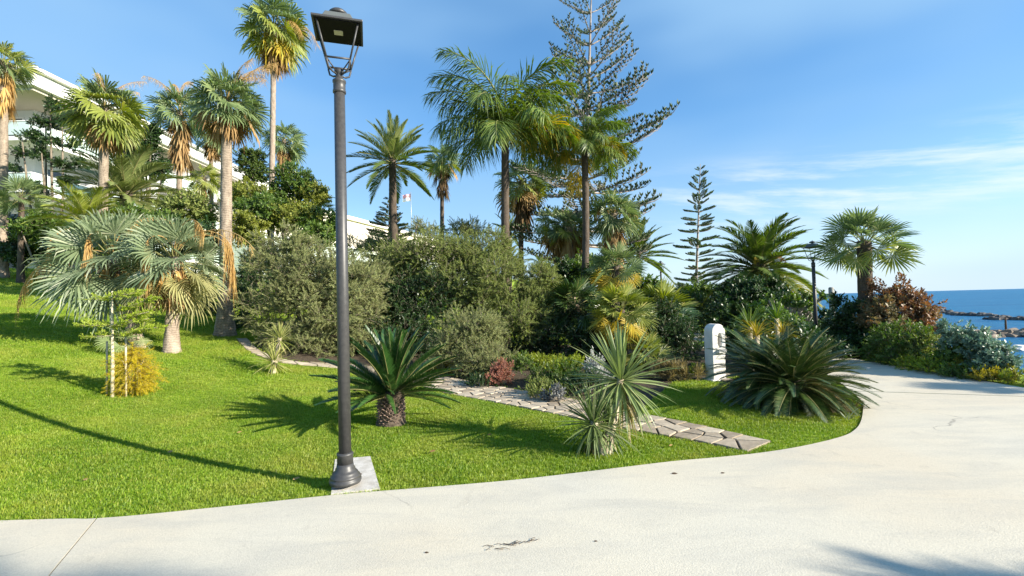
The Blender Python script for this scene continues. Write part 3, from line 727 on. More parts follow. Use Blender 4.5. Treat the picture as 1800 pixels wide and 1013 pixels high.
grass('grass_blades', 50000, -40, 9, 15, 34, 1.8)

# ============================================================ FAR SETTING
random.seed(11)
mb = MB(); n = 60; vs = []
for i in range(n+1):
    x = 200+ 2200*i/n; h_ = 60*math.exp(-((i-8)/14)**2)+34*math.exp(-((i-26)/12)**2)+8*noise.noise(Vector((i*.3, 0, 0)))
    for j, (yy, k) in enumerate(((3300, 0), (3450, .55), (3650, 1), (3950, .9), (4300, 0))):
        vs.append((x-900+j*30, yy+60*noise.noise(Vector((i*.4, j, 0))), SEA_Z-2+max(2, h_*k*(1+.15*noise.noise(Vector((i*.8, j*2, 3)))))))
mb.add(vs, [(i*5+j, (i+1)*5+j, (i+1)*5+j+1, i*5+j+1) for i in range(n) for j in range(4)], 0, True)
struct(mb.obj('headland_hill', M_HILL))
# rocks
def rock_mesh(seed, mat):
    bm = bmesh.new(); bmesh.ops.create_icosphere(bm, subdivisions=2, radius=1)
    for v in bm.verts:
        d = v.co.normalized(); v.co = d*(1+.35*noise.noise(d*1.7+Vector((seed*5, 0, 0)))+.12*noise.noise(d*4+Vector((0, seed, 0)))); v.co.x *= 1.3; v.co.z *= .75
        for ax in (Vector((1, .3, .2)).normalized(), Vector((-.4, 1, .5)).normalized(), Vector((.1, -.2, 1)).normalized()):
            q = v.co.dot(ax)
            if q > .62: v.co -= ax*(q-.62)
    me = bpy.data.meshes.new('boulder'); bm.to_mesh(me); bm.free(); me.materials.append(mat); return me
RK = [rock_mesh(i, M_ROCK) for i in range(4)]; RL = [rock_mesh(i+7, M_ROCKL) for i in range(4)]
def breakwater(label, pts, n, size, meshes, wdt, hgt_):
    g = thing('breakwater', label, 'breakwater', (*pts[0][:2], SEA_Z)); b0 = Vector((*pts[0][:2], SEA_Z))
    for i in range(n):
        f = random.random()*(len(pts)-1); k = min(int(f), len(pts)-2); p = Vector((*pts[k], 0)).lerp(Vector((*pts[k+1], 0)), f-k)
        o = random.uniform(-1, 1); p += Vector((random.uniform(-1, 1)*wdt*.4, o*wdt, 0)); s_ = size*random.uniform(.6, 1.25)
        q = mobj('boulder', meshes[i % 4], g); q.scale = (s_, s_, s_); q.rotation_euler = (random.uniform(-.4, .4), random.uniform(-.4, .4), random.uniform(0, 6.3))
        q.location = Vector((p.x, p.y, SEA_Z + hgt_*(1-abs(o))*random.uniform(.2, 1)))-b0
    return g
def seaxy(px, py):
    d = ray(px, py); q = (SEA_Z-EYE)/d.z; return (d.x*q, d.y*q)
breakwater('long low dark breakwater of rocks in the sea, farther out', [seaxy(1640, 545), seaxy(1690, 555), seaxy(1735, 556)], 110, .75, RK, 2.0, .45)
breakwater('dark rock breakwater out at sea running to the right edge of the photo', [seaxy(1742, 562), seaxy(1775, 562), seaxy(1830, 564)], 80, .75, RK, 1.8, .4)
breakwater('brown rocky groyne in the sea behind the blue-green bushes', [seaxy(1690, 594), seaxy(1745, 590), seaxy(1790, 590), seaxy(1840, 594)], 150, .62, RL, 2.2, .7)
bw = seaxy(1793, 615); wr = tag(mobj('boulder', RL[1], loc=(bw[0], bw[1], SEA_Z+.15)), 'single pale rock wet in the shallow water at the right edge', 'rock'); wr.scale = (.95, .8, .6)
wr.data = RL[1].copy(); wr.data.materials[0] = M_WSTONE
for px, py, h_, lb in ((1769, 590, 2.7, 'tall thin dark marker pole standing among the rocks in the sea'), (1727, 592, 1.5, 'short thin marker pole in the sea left of the taller pole')):
    q = seaxy(px, py); mb = MB(); mb.tube([(0, 0, -.5), (0, 0, h_*.6), (0, 0, h_)], [.13, .12, .07], 8); mb.lathe([(.18, 0), (.18, .15), (.13, .2)], 10)
    tag(mb.obj('marker_pole', M_DRY, loc=(q[0], q[1], SEA_Z)), lb, 'pole')

# hotel at the left
def window_mesh(w_, h_, fr, mf, mg):
    f = MB(); f.box((-w_/2, -.06, 0), (w_/2, .02, fr)); f.box((-w_/2, -.06, h_-fr), (w_/2, .02, h_)); f.box((-w_/2, -.06, fr), (-w_/2+fr, .02, h_-fr)); f.box((w_/2-fr, -.06, fr), (w_/2, .02, h_-fr)); f.box((-fr/2, -.05, fr), (fr/2, .01, h_-fr))
    p = MB(); p.box((-w_/2+fr, -.02, fr), (w_/2-fr, 0, h_-fr)); return f.mesh('window', mf), p.mesh('pane', mg)
H1 = thing('hotel_building', 'tall white modern hotel with stacked balconies behind the palms at upper left', 'building', (-31, 30.6, 5.0))
o0 = Vector((-31, 30.6, 5.0)); RF = 17.3; YE = 64
mb = MB(); mb.box((-24, 2.0, -2), (-2.2, YE-29, RF-5.2)); mb.obj('wall', M_WHITE, H1)
mb = MB(); mb.box((-25, -1.3, RF-5-1.15), (1.0, YE-29+1, RF-5-.25)); bevel(mb.obj('roof_band', M_WHITE, H1), .05)
mb = MB(); mb.box((-25.3, -1.6, RF-5-.25), (1.3, YE-29+1.3, RF-5)); bevel(mb.obj('roof_slab', M_TRIM, H1), .04)
mb = MB(); mb.box((-24.5, -1.0, RF-5-1.35), (.7, YE-29+.7, RF-5-1.152)); mb.obj('soffit', M_ROOF, H1)
wm, pm = window_mesh(2.6, 2.3, .1, M_TRIM, M_GLASS)
for k in range(1, 5):
    zf = RF-5-3.35*k-.9
    mb = MB(); mb.box((-24.4, -.9, zf-.28), (.5, YE-29+.5, zf)); mb.obj('balcony_slab', M_TRIM, H1)
    for side in (0, 1):
        mb = MB()
        if side == 0: mb.box((.36, -.8, zf+.12), (.40, YE-29+.4, zf+.95))
        else: mb.box((-24, -.82, zf+.12), (.3, -.78, zf+.95))
        mb.obj('balustrade_glass', M_BAL, H1)
    mb = MB(); mb.box((.33, -.85, zf+.96), (.43, YE-29+.45, zf+1.03)); mb.box((-24, -.85, zf+.96), (.32, -.75, zf+1.03)); mb.obj('hand_rail', M_TRIM, H1)
    nY = 8
    for i in range(nY):
        yy = 4+i*4.1
        a = mobj('window', wm, H1); a.matrix_local = Matrix.Translation((-2.15, yy, zf+.1)) @ Matrix.Rotation(R(90), 4, 'Z'); mobj('pane', pm, a)
        mb = MB(); mb.box((-2.19, yy+1.9, zf), (.25, yy+2.1, zf+2.7)); mb.obj('partition', M_WHITE, H1)
    for i in range(5):
        a = mobj('window', wm, H1); a.matrix_local = Matrix.Translation((-4.2-i*4.2, 1.95, zf+.1)); mobj('pane', pm, a)
    for i in range(4):
        mb = MB(); mb.box((.44, 5+i*9, zf-.9), (.52, 12+i*9, zf-.84)); 
        for s2 in range(6): mb.box((.44, 5+i*9, zf-1.0-s2*.16), (.50, 12+i*9, zf-.94-s2*.16))
        if k < 4 and i > 0: mb.obj('sun_louvre', M_TRIM, H1, kind='stuff')
# long pale building with cornice
B0 = Vector((-26, 47.5, 0)); B1 = Vector((-9.5, 100, 0)); bd = (B1-B0); BL = bd.length; ang = math.atan2(bd.y, bd.x)
H2 = thing('villa_building', 'long cream building with pale green wall and cornice behind the lamp post', 'building', (B0.x, B0.y, 4.5), rz=ang)
RZ = 13.55-4.5
mb = MB(); mb.box((0, 0, -3), (BL, 12, RZ-4.2)); mb.obj('wall', M_MINT, H2)
mb = MB(); mb.box((.02, .02, RZ-4.2), (BL-.02, 11.98, RZ-.5)); mb.obj('upper_wall', M_CREAM, H2)
mb = MB(); mb.box((-.4, -.4, RZ-.5), (BL+.4, 12.4, RZ-.15)); mb.box((-.25, -.25, RZ-.15), (BL+.25, 12.25, RZ)); mb.obj('roof_cornice', M_TRIM, H2)
mb = MB(); mb.box((-.25, -.25, RZ-4.35), (BL+.25, -.001, RZ-4.05)); mb.obj('string_course', M_TRIM, H2)
wm2, pm2 = window_mesh(1.2, 2.2, .09, M_SHUT, M_GLASS)
sm = MB(); sm.box((-.42, -.03, 0), (0, .02, 2.2)); sme = sm.mesh('shutter', M_SHUT)
for i in range(14):
    a = mobj('window', wm2, H2); a.location = (2.2+i*3.8, -.01, 1.0); mobj('pane', pm2, a)
    for sx in (-.62, 1.04): b = mobj('shutter', sme, a); b.location = (sx, -.04, 0)
# flag
fp = at(712, 348, 72); mb = MB(); mb.tube([(0, 0, -6), (0, 0, 1.2)], .05, 6)
fg = thing('flag', 'small red and white flag flying above the long building roof', 'flag', (fp.x+.9, 72, fp.z-6)); 
mb = MB(); mb.tube([(0, 0, 0), (0, 0, 6.9)], .05, 6); mb.obj('flagpole', M_STEEL, fg)
for nm, z0, z1, mt in (('red_half', 6.05, 6.6, M_FLAGR), ('white_half', 5.5, 6.05, M_FLAGW)):
    mb = MB(); k = 10; vs = []
    for i in range(k+1):
        x = -1.25*i/k; y = .16*math.sin(i*.9)*(i/k+.2)
        for z in (z0, z1):
            for yy in (-.012, .012): vs.append((x, y+yy, z-.15*(i/k)**1.3))
    for i in range(k):
        a = i*4; mb.f += []
    fs = []
    for i in range(k):
        a = i*4; b = a+4; fs += [(a, b, b+2, a+2), (a+1, a+3, b+3, b+1), (a, a+1, b+1, b), (a+2, b+2, b+3, a+3)]
    mb.add(vs, fs, 0, True); mb.obj(nm, mt, fg)

# ============================================================ STREET LAMPS
def street_lamp(label, base, Hh, yaw, group, s=1.0, nseg=32):
    g = thing('street_lamp', label, 'street lamp', base, group, R(yaw)); pt = Hh-.66*s
    pr = [(.132, 0), (.136, .012), (.136, .032), (.122, .038), (.126, .050), (.126, .062), (.113, .068), (.110, .085), (.098, .098), (.086, .104), (.084, .122), (.074, .138), (.070, .165)]
    mb = MB(); mb.lathe([(r*s, z*s) for r, z in pr], nseg); mb.obj('base', M_IRON, g)
    mb = MB(); mb.lathe([(.068*s, .16*s), (.068*s, .235*s), (.072*s, .24*s), (.072*s, .252*s), (.066*s, .258*s), (.055*s, .262*s)], nseg); mb.obj('base_collar', M_IRON, g)
    mb = MB(); mb.lathe([(.053*s, .255*s), (.051*s, pt*.5), (.047*s, pt-.12*s)], nseg); mb.obj('pole', M_IRON, g)
    mb = MB(); mb.lathe([(.049*s, pt-.125*s), (.057*s, pt-.12*s), (.057*s, pt-.10*s), (.053*s, pt-.095*s), (.053*s, pt-.03*s), (.058*s, pt-.025*s), (.058*s, pt-.008*s), (.046*s, pt), (.030*s, pt+.02*s), (.028*s, pt+.05*s), (.040*s, pt+.058*s), (.042*s, pt+.085*s), (.02*s, pt+.095*s)], nseg); mb.obj('top_collar', M_IRON, g)
    lan = bpy.data.objects.new('lantern', None); COL.objects.link(lan); lan.parent = g; lan.location = (0, 0, pt); lan.scale = (s, s, s)
    a, z0, c, z1 = .098, .155, .170, .440
    for sx in (-1, 1):
        for sy in (-1, 1):
            mb = MB(); mb.tube([(sx*a, sy*a, z0-.005), (sx*c, sy*c, z1)], .0085, 6); mb.obj('strut', M_IRON, lan)
            mb = MB(); mb.tube([(sx*a, sy*a, z0), (sx*a*.98, sy*a*.98, z0-.03), (sx*a*.86, sy*a*.86, z0-.078), (sx*.052, sy*.052, z0-.105), (sx*.022, sy*.022, .045)], .0085, 6); mb.obj('bracket_arm', M_IRON, lan)
            mb = MB(); mb.tube([(sx*a*.98, sy*a*.98, z0-.01), (sx*.03, sy*.03, .075)], .006, 6); mb.obj('brace', M_IRON, lan)
    mb = MB()
    for p, q in (((-1, -1), (1, -1)), ((1, -1), (1, 1)), ((1, 1), (-1, 1)), ((-1, 1), (-1, -1))): mb.tube([(p[0]*a, p[1]*a, z0), (q[0]*a, q[1]*a, z0)], .009, 6)
    mb.obj('lower_frame', M_IRON, lan)
    mb = MB(); mb.box((-.212, -.212, .445), (.212, .212, .465)); bevel(mb.obj('hood_plate', M_IRON, lan), .004)
    mb = MB(); mb.box((-.192, -.192, .438), (.192, .192, .4435)); mb.obj('underside_shade', M_UNDERSHADE, lan)  # dark sheet standing in for the shade under the hood plate
    mb = MB(); mb.box((-.038, -.034, .430), (.038, .034, .437)); mb.obj('lamp_panel', M_LED, lan)
    mb = MB(); lo, hi = .150, .105
    mb.add([(-lo, -lo, .465), (lo, -lo, .465), (lo, lo, .465), (-lo, lo, .465), (-hi, -hi, .565), (hi, -hi, .565), (hi, hi, .565), (-hi, hi, .565)], [(0, 1, 5, 4), (1, 2, 6, 5), (2, 3, 7, 6), (3, 0, 4, 7), (4, 5, 6, 7)]); bevel(mb.obj('hood_housing', M_HOUSING, lan), .006)
    mb = MB(); mb.lathe([(.03, .564), (.03, .585), (.075, .59), (.082, .60), (.080, .615), (.062, .632), (.035, .642), (.012, .645), (.012, .66), (.004, .668)], 24); mb.obj('cap', M_IRON, lan)
    return g
GL = 'street lamps along the promenade'
street_lamp('tall black lamp post in the foreground on a concrete footing in the lawn', LB+Vector((0, 0, .02)), 4.26, 17, GL)
q = at(1432, 520, 13.3); street_lamp('black lamp post beside the paved walk, left of the tall fan palm', (q.x, 13.3, 0.0), 3.12, 30, GL, .95, 20)
q = at(1163, 520, 27); street_lamp('small distant lamp post among the bushes left of the slender pine', (q.x, 27, hz(q.x, 27)), 3.75, 45, GL, 1.0, 12)

# ============================================================ NEAR PLANTS
# sago palm by the lamp
b = gr(688, 747); random.seed(4)
g = thing('sago_palm', 'dark green sago palm with short scaly trunk on the lawn right of the lamp post', 'cycad', b)
mb = MB(); pts = []; rad = []
for i in range(14): z = -.05+.50*i/13; pts.append((.02*z, 0, z)); rad.append(.150+.022*math.sin(i*.6)+(.03 if i < 3 else 0))
mb.tube(pts, rad, 16, 0, True, True, .06); tr = mb.obj('trunk', B_PALMD, g)
mb = MB()
for i in range(230):
    a = i*2.39996; z = -.01+.46*i/230; r = .155; d = Vector((math.cos(a), math.sin(a), .55+random.uniform(-.3, .3))).normalized(); c = Vector((math.cos(a)*r, math.sin(a)*r, z)); la = Vector((-math.sin(a), math.cos(a), 0)); up = d.cross(la)
    w2 = .020; l2 = random.uniform(.035, .065); mb.add([c-la*w2-up*.012, c+la*w2-up*.012, c+la*w2*.7+up*.012, c-la*w2*.7+up*.012, c+d*l2-la*.006, c+d*l2+la*.006], [(0, 1, 5, 4), (1, 2, 5), (2, 3, 4, 5), (3, 0, 4)])
mb.obj('trunk_scale', plain('trunk_scales', (.24, .17, .14), .85, .2, var=.5, scale=30), tr, kind='stuff')
hd = Vector((.01, 0, .47))
crown(g, hd, 'cycas_up', 50, .95, [(-90, G_CYC)], 86, 24, .09, .10, lvar=.08)
crown(g, hd-Vector((0, 0, .03)), 'cycas_up', 30, .80, [(-90, G_CYC)], 28, 0, .12, .06, lvar=.10)
mb = MB(); mb.lathe([(.05, 0), (.065, .03), (.05, .08), (.015, .12)], 12); o = mb.obj('cone', G_STRAW, g); o.location = hd+Vector((0, -.05, .0))
# big sago clump by the walk
b = Vector((3.98, 6.7, 0)); random.seed(6)
g = thing('sago_palm', 'large spreading sago palm clump at the curve of the paved walk', 'cycad', b)
for k, (hx, hy, hh_, L_, n) in enumerate(((-.02, 0, .38, .92, 120), (-.16, .5, .44, .86, 76), (.34, .25, .36, .80, 90), (.1, .8, .44, .8, 60))):
    hd = Vector((hx, hy, hh_)); mb = MB(); mb.tube([(hx*.8, hy*.8, -.05), (hx*.9, hy*.9, hh_*.5), (hx, hy, hh_+.03)], [.2, .17, .15], 14, 0, True, True, .15); mb.obj('trunk', B_PALMD, g)
    crown(g, hd, 'cycas', n, L_, [(-90, G_CYC2)], 76, -38, .12, .12, lvar=.14)
    mb = MB(); 
    for i in range(70):
        a = i*2.4; r = .09*math.sqrt(i/70); d = Vector((math.cos(a)*r*6, math.sin(a)*r*6, 1)).normalized(); strip(mb, hd+Vector((math.cos(a)*r, math.sin(a)*r, .0)), d, d.orthogonal().normalized(), .11, .02, .3)
    mb.obj('new_growth', leaf('rust_growth', (.26, .13, .06), (.5, .3, .16)), g)
for i in range(26):
    azd = random.uniform(0, 360); put_frond(g, 'dead_frond', 'cycas', -30, azd, .82, leaf('dry_cycad', (.22, .15, .07), (.42, .33, .18)), Vector((.1, .1, .42)), i % 2, 12)
# yuccas
def yucca(label, base, heads, mat=G_YUC, deadn=20):
    g = thing('yucca', label, 'yucca', base)
    for k, (px, py, Y, L_, n, emin, lean) in enumerate(heads):
        top = at(px, py, Y)-Vector(base); st = Vector((lean*.2, 0, -.05)); random.seed(k+21)
        mb = MB(); pts = [st.lerp(top, i/10) for i in range(11)]; mb.tube(pts, [.045*(1+.35*(i % 2)*.3)*(1-.02*i) for i in range(11)], 9, 0, True, True, .15); mb.obj('stem', B_STEM, g)
        for i in range(n):
            f = (i+.5)/n; e = 88+(emin-88)*f**.9; azd = i*137.508+random.uniform(-8, 8); ll = L_*random.uniform(.85, 1.1)*(1 if e > -20 else .85)
            bb = top+Vector((math.cos(R(azd))*.03, math.sin(R(azd))*.03, -.10*f)); put_frond(g, 'leaf', 'sword', e, azd, ll, mat if k == 0 or len(heads) < 3 else leaf('yucca_dark_leaf', (.06, .10, .03), (.19, .25, .09), (.42, .44, .22)), bb, i % 2, 7)
        for i in range(deadn):
            azd = random.uniform(0, 360); put_frond(g, 'dead_leaf', 'sword', -60, azd, L_*random.uniform(.6, .95), leaf('dry_sword', (.28, .22, .10), (.50, .42, .22)), top-Vector((0, 0, .1+random.random()*.12)), 0, 14)
    return g
b = gr(1062, 800)
yucca('spiky pale green yucca with two heads, one low, in front of the flagstone path', b, [(1092, 662, 5.25, .66, 150, -66, .1), (1043, 738, 4.95, .46, 130, -85, 0), (1072, 748, 5.02, .38, 90, -85, 0)])
b = gr(478, 657)
yucca('small yellow-green yucca on the lawn in front of the grey olive bush', b, [(481, 632, b.y, .46, 80, -40, 0), (492, 592, b.y+.1, .38, 70, -40, .1)], leaf('yucca_yellow', (.26, .30, .08), (.46, .46, .16), (.6, .5, .2)), 8)
# sapling
b = gr(197, 699); random.seed(9)
g = thing('young_tree', 'young tree with tiered bright green sprays tied to pale stakes on the left lawn', 'sapling', b)
top = at(197, 512, b.y)-b; mb = MB(); mb.tube([(0, 0, -.1), Vector((.01, 0, .5)), top*.7, top], [.026, .024, .016, .008], 8, 0, True, True, .1); mb.obj('trunk', plain('peeled_stem', (.55, .48, .33), .8, .2, bump=.3), g)
for px, pt in ((221, 592), (188, 600)):
    q = at(px, pt, b.y+.05)-b; mb = MB(); mb.tube([(q.x*1.02, q.y, -.1), tuple(q)], .014, 7); mb.obj('stake', plain('stake_wood', (.52, .45, .30), .8, .2, bump=.3), g)
P = []; D = []
def spray(p0, p1, n, wd_, thick_=.03):
    for i in range(n):
        t = random.random(); c = Vector(p0).lerp(Vector(p1), t); k = 1-abs(2*t-1)*.4
        P.append(c+Vector((random.uniform(-.03, .03), random.uniform(-1, 1)*wd_*k, random.uniform(-thick_, thick_)))); D.append(((p1[0]-p0[0])*.8+random.uniform(-.2, .2), random.uniform(-.7, .7), .1+random.uniform(-.2, .3)))
for (x0, y0, x1, y1, n) in ((197, 520, 240, 516, 26), (197, 525, 160, 528, 16), (205, 548, 272, 522, 30), (197, 575, 262, 560, 30), (197, 572, 140, 572, 34), (210, 590, 276, 575, 34), (200, 590, 158, 592, 18), (215, 560, 262, 548, 26)):
    a = at(x0, y0, b.y); c = at(x1, y1, b.y-.1); spray(a, c, int(n*1.5), .16, .012); mb = MB(); mb.tube([a-b, c-b], [.007, .003], 5); mb.obj('branch', B_STEM, g)
scatter('foliage', P, D, rng.uniform(.45, .75, len(P)), spg('small', leaf('fresh_lime', (.26, .36, .04), (.44, .52, .06), (.56, .56, .10), .5, .4, .4)), g, tuple(b))
b2 = gr(232, 694); g = thing('weeping_shrub', 'golden yellow weeping shrub at the foot of the young tree', 'shrub', b2); P = []; D = []
for i in range(520):
    a = random.uniform(0, 6.28); z = random.uniform(.05, .74); r = .25*math.sqrt(random.random())*math.sin(math.pi*min(1, .18+z*1.1)); P.append(b2+Vector((r*math.cos(a)+.03, r*math.sin(a)*.8, z))); D.append((math.cos(a)*.6, math.sin(a)*.6, random.uniform(-1.2, .4)))
scatter('foliage', P, D, rng.uniform(.35, .7, len(P)), spg('feather', G_GOLD), g, tuple(b2))
for i in range(4):
    mb = MB(); a = i*1.6; mb.tube([(0, 0, -.05), (.05*math.cos(a), .05*math.sin(a), .3), (.2*math.cos(a), .2*math.sin(a), .55)], [.012, .009, .004], 6); mb.obj('branch', B_STEM, g)
# silver palms
def silver(label, bpx, bpy, cx, cy, Rp, n, st, emin=-64, mats=None, tr=.125, seed=1):
    b = gr(bpx, bpy); random.seed(seed); c = at(cx, cy, b.y)-b; L_ = m_(Rp, b.y); g = thing('silver_fan_palm', label, 'palm tree', b, 'silver fan palms on the left lawn')
    trunk(g, c, tr, tr*.8, B_PALE, 0, 1.45, 22, .16, n=18)
    crown(g, c, 'silver', n, L_, mats or [(-90, G_SILV)], 88, emin, .15, .22, lvar=.10)
    skirt(g, c-Vector((0, 0, .12)), 34, L_*.62, G_SKIRT, .55, .16); skirt(g, c-Vector((0, 0, .05)), 10, L_*.7, G_STRAW, .3, .2)
    for (dx, dy, azd, l, e0, e1, hang, sn) in st:
        stalk(g, c+Vector((0, 0, .05)), azd, l, e0, e1, G_STRAW, sn, hang, seed=seed, start=.35 if l > 1.8 else .72, spread=.12 if l <= 1.8 else .2)
    return g
silver('silver-blue fan palm, left one of the pair, with long arching straw flower stalks', 245, 612, 200, 452, 110, 40,
    [(0, 0, 187, 2.5, 22, -85, .6, 260), (0, 0, 215, 1.7, 88, -95, .6, 120), (0, 0, 10, 1.9, 88, -50, .3, 120), (0, 0, 275, 1.3, 92, -100, .9, 170)], seed=2)
silver('silver-green fan palm, right one of the pair, with hanging orange flower stalk in front', 301, 619, 306, 452, 100, 38,
    [(0, 0, 262, 1.2, 86, -110, 1.3, 260), (0, 0, 30, 1.7, 84, -90, .6, 130), (0, 0, 5, 1.78, 66, -95, 1.1, 220), (0, 0, 345, 2.4, 45, -50, .35, 90), (0, 0, 330, 1.7, 88, -60, .5, 150)],
    mats=[(-10, G_SILV), (-90, leaf('yellow_silver', (.20, .20, .08), (.42, .40, .17), (.6, .5, .22)))], seed=5)
b = gr(255, 640); g = thing('silver_fan_palm', 'low pale fan palm seedling between the young tree and the silver palms', 'palm tree', gr(250, 612))
crown(g, Vector((0, -.5, .25)), 'silver', 11, .5, [(-90, G_YUC)], 70, -20, .05, .05)

# ============================================================ PALMS
W1 = [(10, G_WASH), (-35, G_WASHD), (-90, G_YEL)]; W2 = [(-90, G_WASHD)]; W3 = [(0, G_WASHD), (-25, G_WASH), (-90, G_SKIRT)]
palm('fan_palm', 'fan palm cut by the left edge of the photo with long straw coloured skirt', 6, 108, 20, 50, 8, 'fan', 30, W1, B_PALM, None, sk=34, skm=G_STRAW, seed=1, skdrop=1.4)
g, c, L_ = palm('fan_palm', 'bushy fan palm in front of the white hotel', 184, 190, 19, 76, 8.5, 'fan', 44, [(40, G_WASHD), (-90, G_WASH)], B_PALM, 178, emin=-48, sk=16, seed=2, skdrop=.35)
for a, l, e0 in ((20, 1.9, 80), (60, 1.6, 80), (300, 1.5, 75)): stalk(g, c, a, l*1.1, e0, 0, G_STRAW, 220, .42, seed=3, spread=.9, wdt=.004)
g, c, L_ = palm('fan_palm', 'slim fan palm with large straw coloured skirt between two fuller palms', 316, 196, 25, 58, 5.5, 'fan', 30, W2, B_PALM, 314, emin=-30, sk=46, seed=3, skdrop=1.2)
for a, l, e0 in ((100, 2.6, 100), (140, 2.2, 98), (40, 2.0, 90), (180, 2.6, 78)): stalk(g, c, a, l*1.15, e0, 10, G_STRAW, 320, .55, seed=4, spread=1.0, wdt=.004)
g, c, L_ = palm('fan_palm', 'large fan palm with thick dark based trunk behind the silver palms', 399, 178, 12.6, 74, 11, 'fan', 44, [(45, G_WASHD), (-30, G_WASHD), (-90, G_SKIRT)], B_PALM, 395, emin=-40, sk=14, seed=4, flare=1.75, skdrop=.3)
for a, l, e0 in ((10, 1.6, 82), (45, 1.5, 84), (350, 1.9, 60), (330, 1.6, 70), (150, 1.3, 88), (20, 1.4, 86)): stalk(g, c, a, l, e0, -5, G_STRAW, 240, .34, seed=5, spread=.9, wdt=.003)
g, c, L_ = palm('fan_palm', 'very tall slender fan palm whose crown is cut by the top of the photo', 482, 44, 27, 70, 5.5, 'fan', 44, [(15, G_WASHD), (-42, G_WASH), (-90, G_YEL)], B_PALE, 475, emin=-62, sk=22, skm=G_SKIRT, seed=5, skdrop=.7)
for a, l, e0 in ((10, 3.0, 30), (340, 2.6, 20), (20, 2.2, 50)): stalk(g, c, a, l, e0, -80, G_STRAW, 260, .8, seed=6, spread=.7)
palm('fan_palm', 'short fan palm just right of the very tall slender palm', 499, 245, 29, 44, 4.2, 'fan', 30, W2, B_PALE, 500, emin=-40, sk=16, seed=6)
palm('date_palm', 'feathery date palm with spreading star shaped crown right of the lamp post', 690, 277, 24, 84, 8, 'stiff_date', 44, [(15, G_PHXB), (-90, G_PHX)], B_PALMD, 702, emax=86, emin=-38, bend=-.1, sk=0, seed=7, flare=1.15, lvar=.08)
palm('fan_palm', 'small fan palm with dark hanging skirt between the date palm and the queen palm', 777, 280, 31, 40, 4.3, 'fan', 28, W3, B_PALMD, 777, emin=-40, sk=30, skm=G_SKIRTD, seed=8, skdrop=1.2)
g, c, L_ = palm('queen_palm', 'tall queen palm with arching feathery fronds and yellow frond at its right', 888, 230, 17, 142, 8.6, 'queen', 18, [(-90, G_QUEEN)], B_PALMD, 886, emax=86, emin=20, seed=9, flare=1.15, lvar=.10)
[put_frond(g, 'frond', 'queen_up', e_, a_, L_*l_*1.1, G_QUEEN, c, v_) for e_, a_, l_, v_ in ((84, 200, 1.2, 0), (74, 172, 1.15, 1), (84, 350, 1.15, 2), (72, 15, 1.1, 0), (60, 185, 1.05, 1))]
put_frond(g, 'yellow_frond', 'queen', 30, -8, L_*1.05, G_YEL, c, 1); put_frond(g, 'yellow_frond', 'queen', 15, 12, L_*.95, G_YEL, c, 2)
stalk(g, c, -60, 1.1, 70, -70, G_STRAW, 260, .7, seed=7, start=.15); stalk(g, c, 70, .9, 65, -70, G_STRAW, 160, .6, seed=8)
palm('fan_palm', 'fan palm with tangled brown skirt behind the tall queen palm', 916, 318, 24, 58, 5.2, 'fan', 34, W3, B_PALMD, 914, emin=-45, sk=30, skm=G_SKIRTD, seed=10, skdrop=1.0)
g, c, L_ = palm('queen_palm', 'dark trunked queen palm in front of the big open pine', 1027, 256, 17.5, 92, 7.4, 'queen', 20, [(10, G_QUEEN), (-90, G_YEL)], B_PALMD, 1019, emax=86, emin=8, bend=.12, seed=11, flare=1.2)
[put_frond(g, 'frond', 'queen_up', e_, a_, L_*l_, G_QUEEN, c, v_) for e_, a_, l_, v_ in ((86, 20, 1.2, 0), (80, 180, 1.15, 1), (74, 330, 1.1, 2), (66, 200, 1.05, 0), (62, 0, 1.05, 1))]
stalk(g, c, -20, 1.0, 60, -80, G_STRAW, 140, .7, seed=9); put_frond(g, 'yellow_frond', 'queen', 15, -15, L_*.9, G_YEL, c, 1)
g, c, L_ = palm('fan_palm', 'fan palm with long orange dead fronds below the pine', 1078, 375, 20, 56, 8, 'fan', 34, W2, B_PALM, 1076, emin=-35, sk=46, seed=12, skdrop=1.1)
stalk(g, c, 200, 1.1, 60, -85, G_STRAW, 160, .7, seed=10); stalk(g, c, -10, 1.3, 55, -85, G_STRAW, 160, .7, seed=11)
palm('date_palm', 'small date palm to the right of the orange skirted fan palm', 1122, 443, 25, 68, 4.6, 'stiff_date', 36, [(-90, G_PHX)], B_PALMD, 1121, emin=-32, seed=13, flare=1.1)
palm('date_palm', 'tiny distant date palm seen in the gap beside the grey green bushes', 950, 462, 42, 26, 3.2, 'stiff_date', 26, [(-90, G_PHX)], B_PALM, 950, emin=-30, seed=14)
palm('date_palm', 'small date palm half hidden behind the queen palm trunk', 896, 408, 27, 42, 4, 'stiff_date', 26, [(-90, G_PHX)], B_PALM, 896, emin=-25, seed=15)
g, c, L_ = palm('canary_palm', 'broad round canary date palm with golden centre near the sea', 1333, 462, 19.5, 104, 13, 'date', 84, [(8, G_PHX), (-14, G_PHX), (-90, leaf('golden_date', (.20, .22, .03), (.36, .34, .05), (.5, .4, .06)))], B_PALMD, 1335, emax=88, emin=-52, seed=16, flare=1.1, lvar=.08)
stalk(g, c, -55, 1.3, 50, -60, leaf('orange_fruit', (.5, .20, .03), (.65, .32, .05)), 200, .35, seed=12, start=.2); stalk(g, c, 235, 1.3, 50, -60, leaf('yellow_fruit', (.5, .36, .04), (.6, .45, .08)), 200, .35, seed=13, start=.2)
g, c, L_ = palm('fan_palm', 'tall fan palm on a dark trunk rising from the red bush by the sea', 1519, 424, 12.2, 78, 11.5, 'stiff_fan', 34, [(0, G_WASHD), (-90, G_WASH)], B_PALMD, 1519, emin=-26, seed=17, flare=1.1, top_scale=.95)
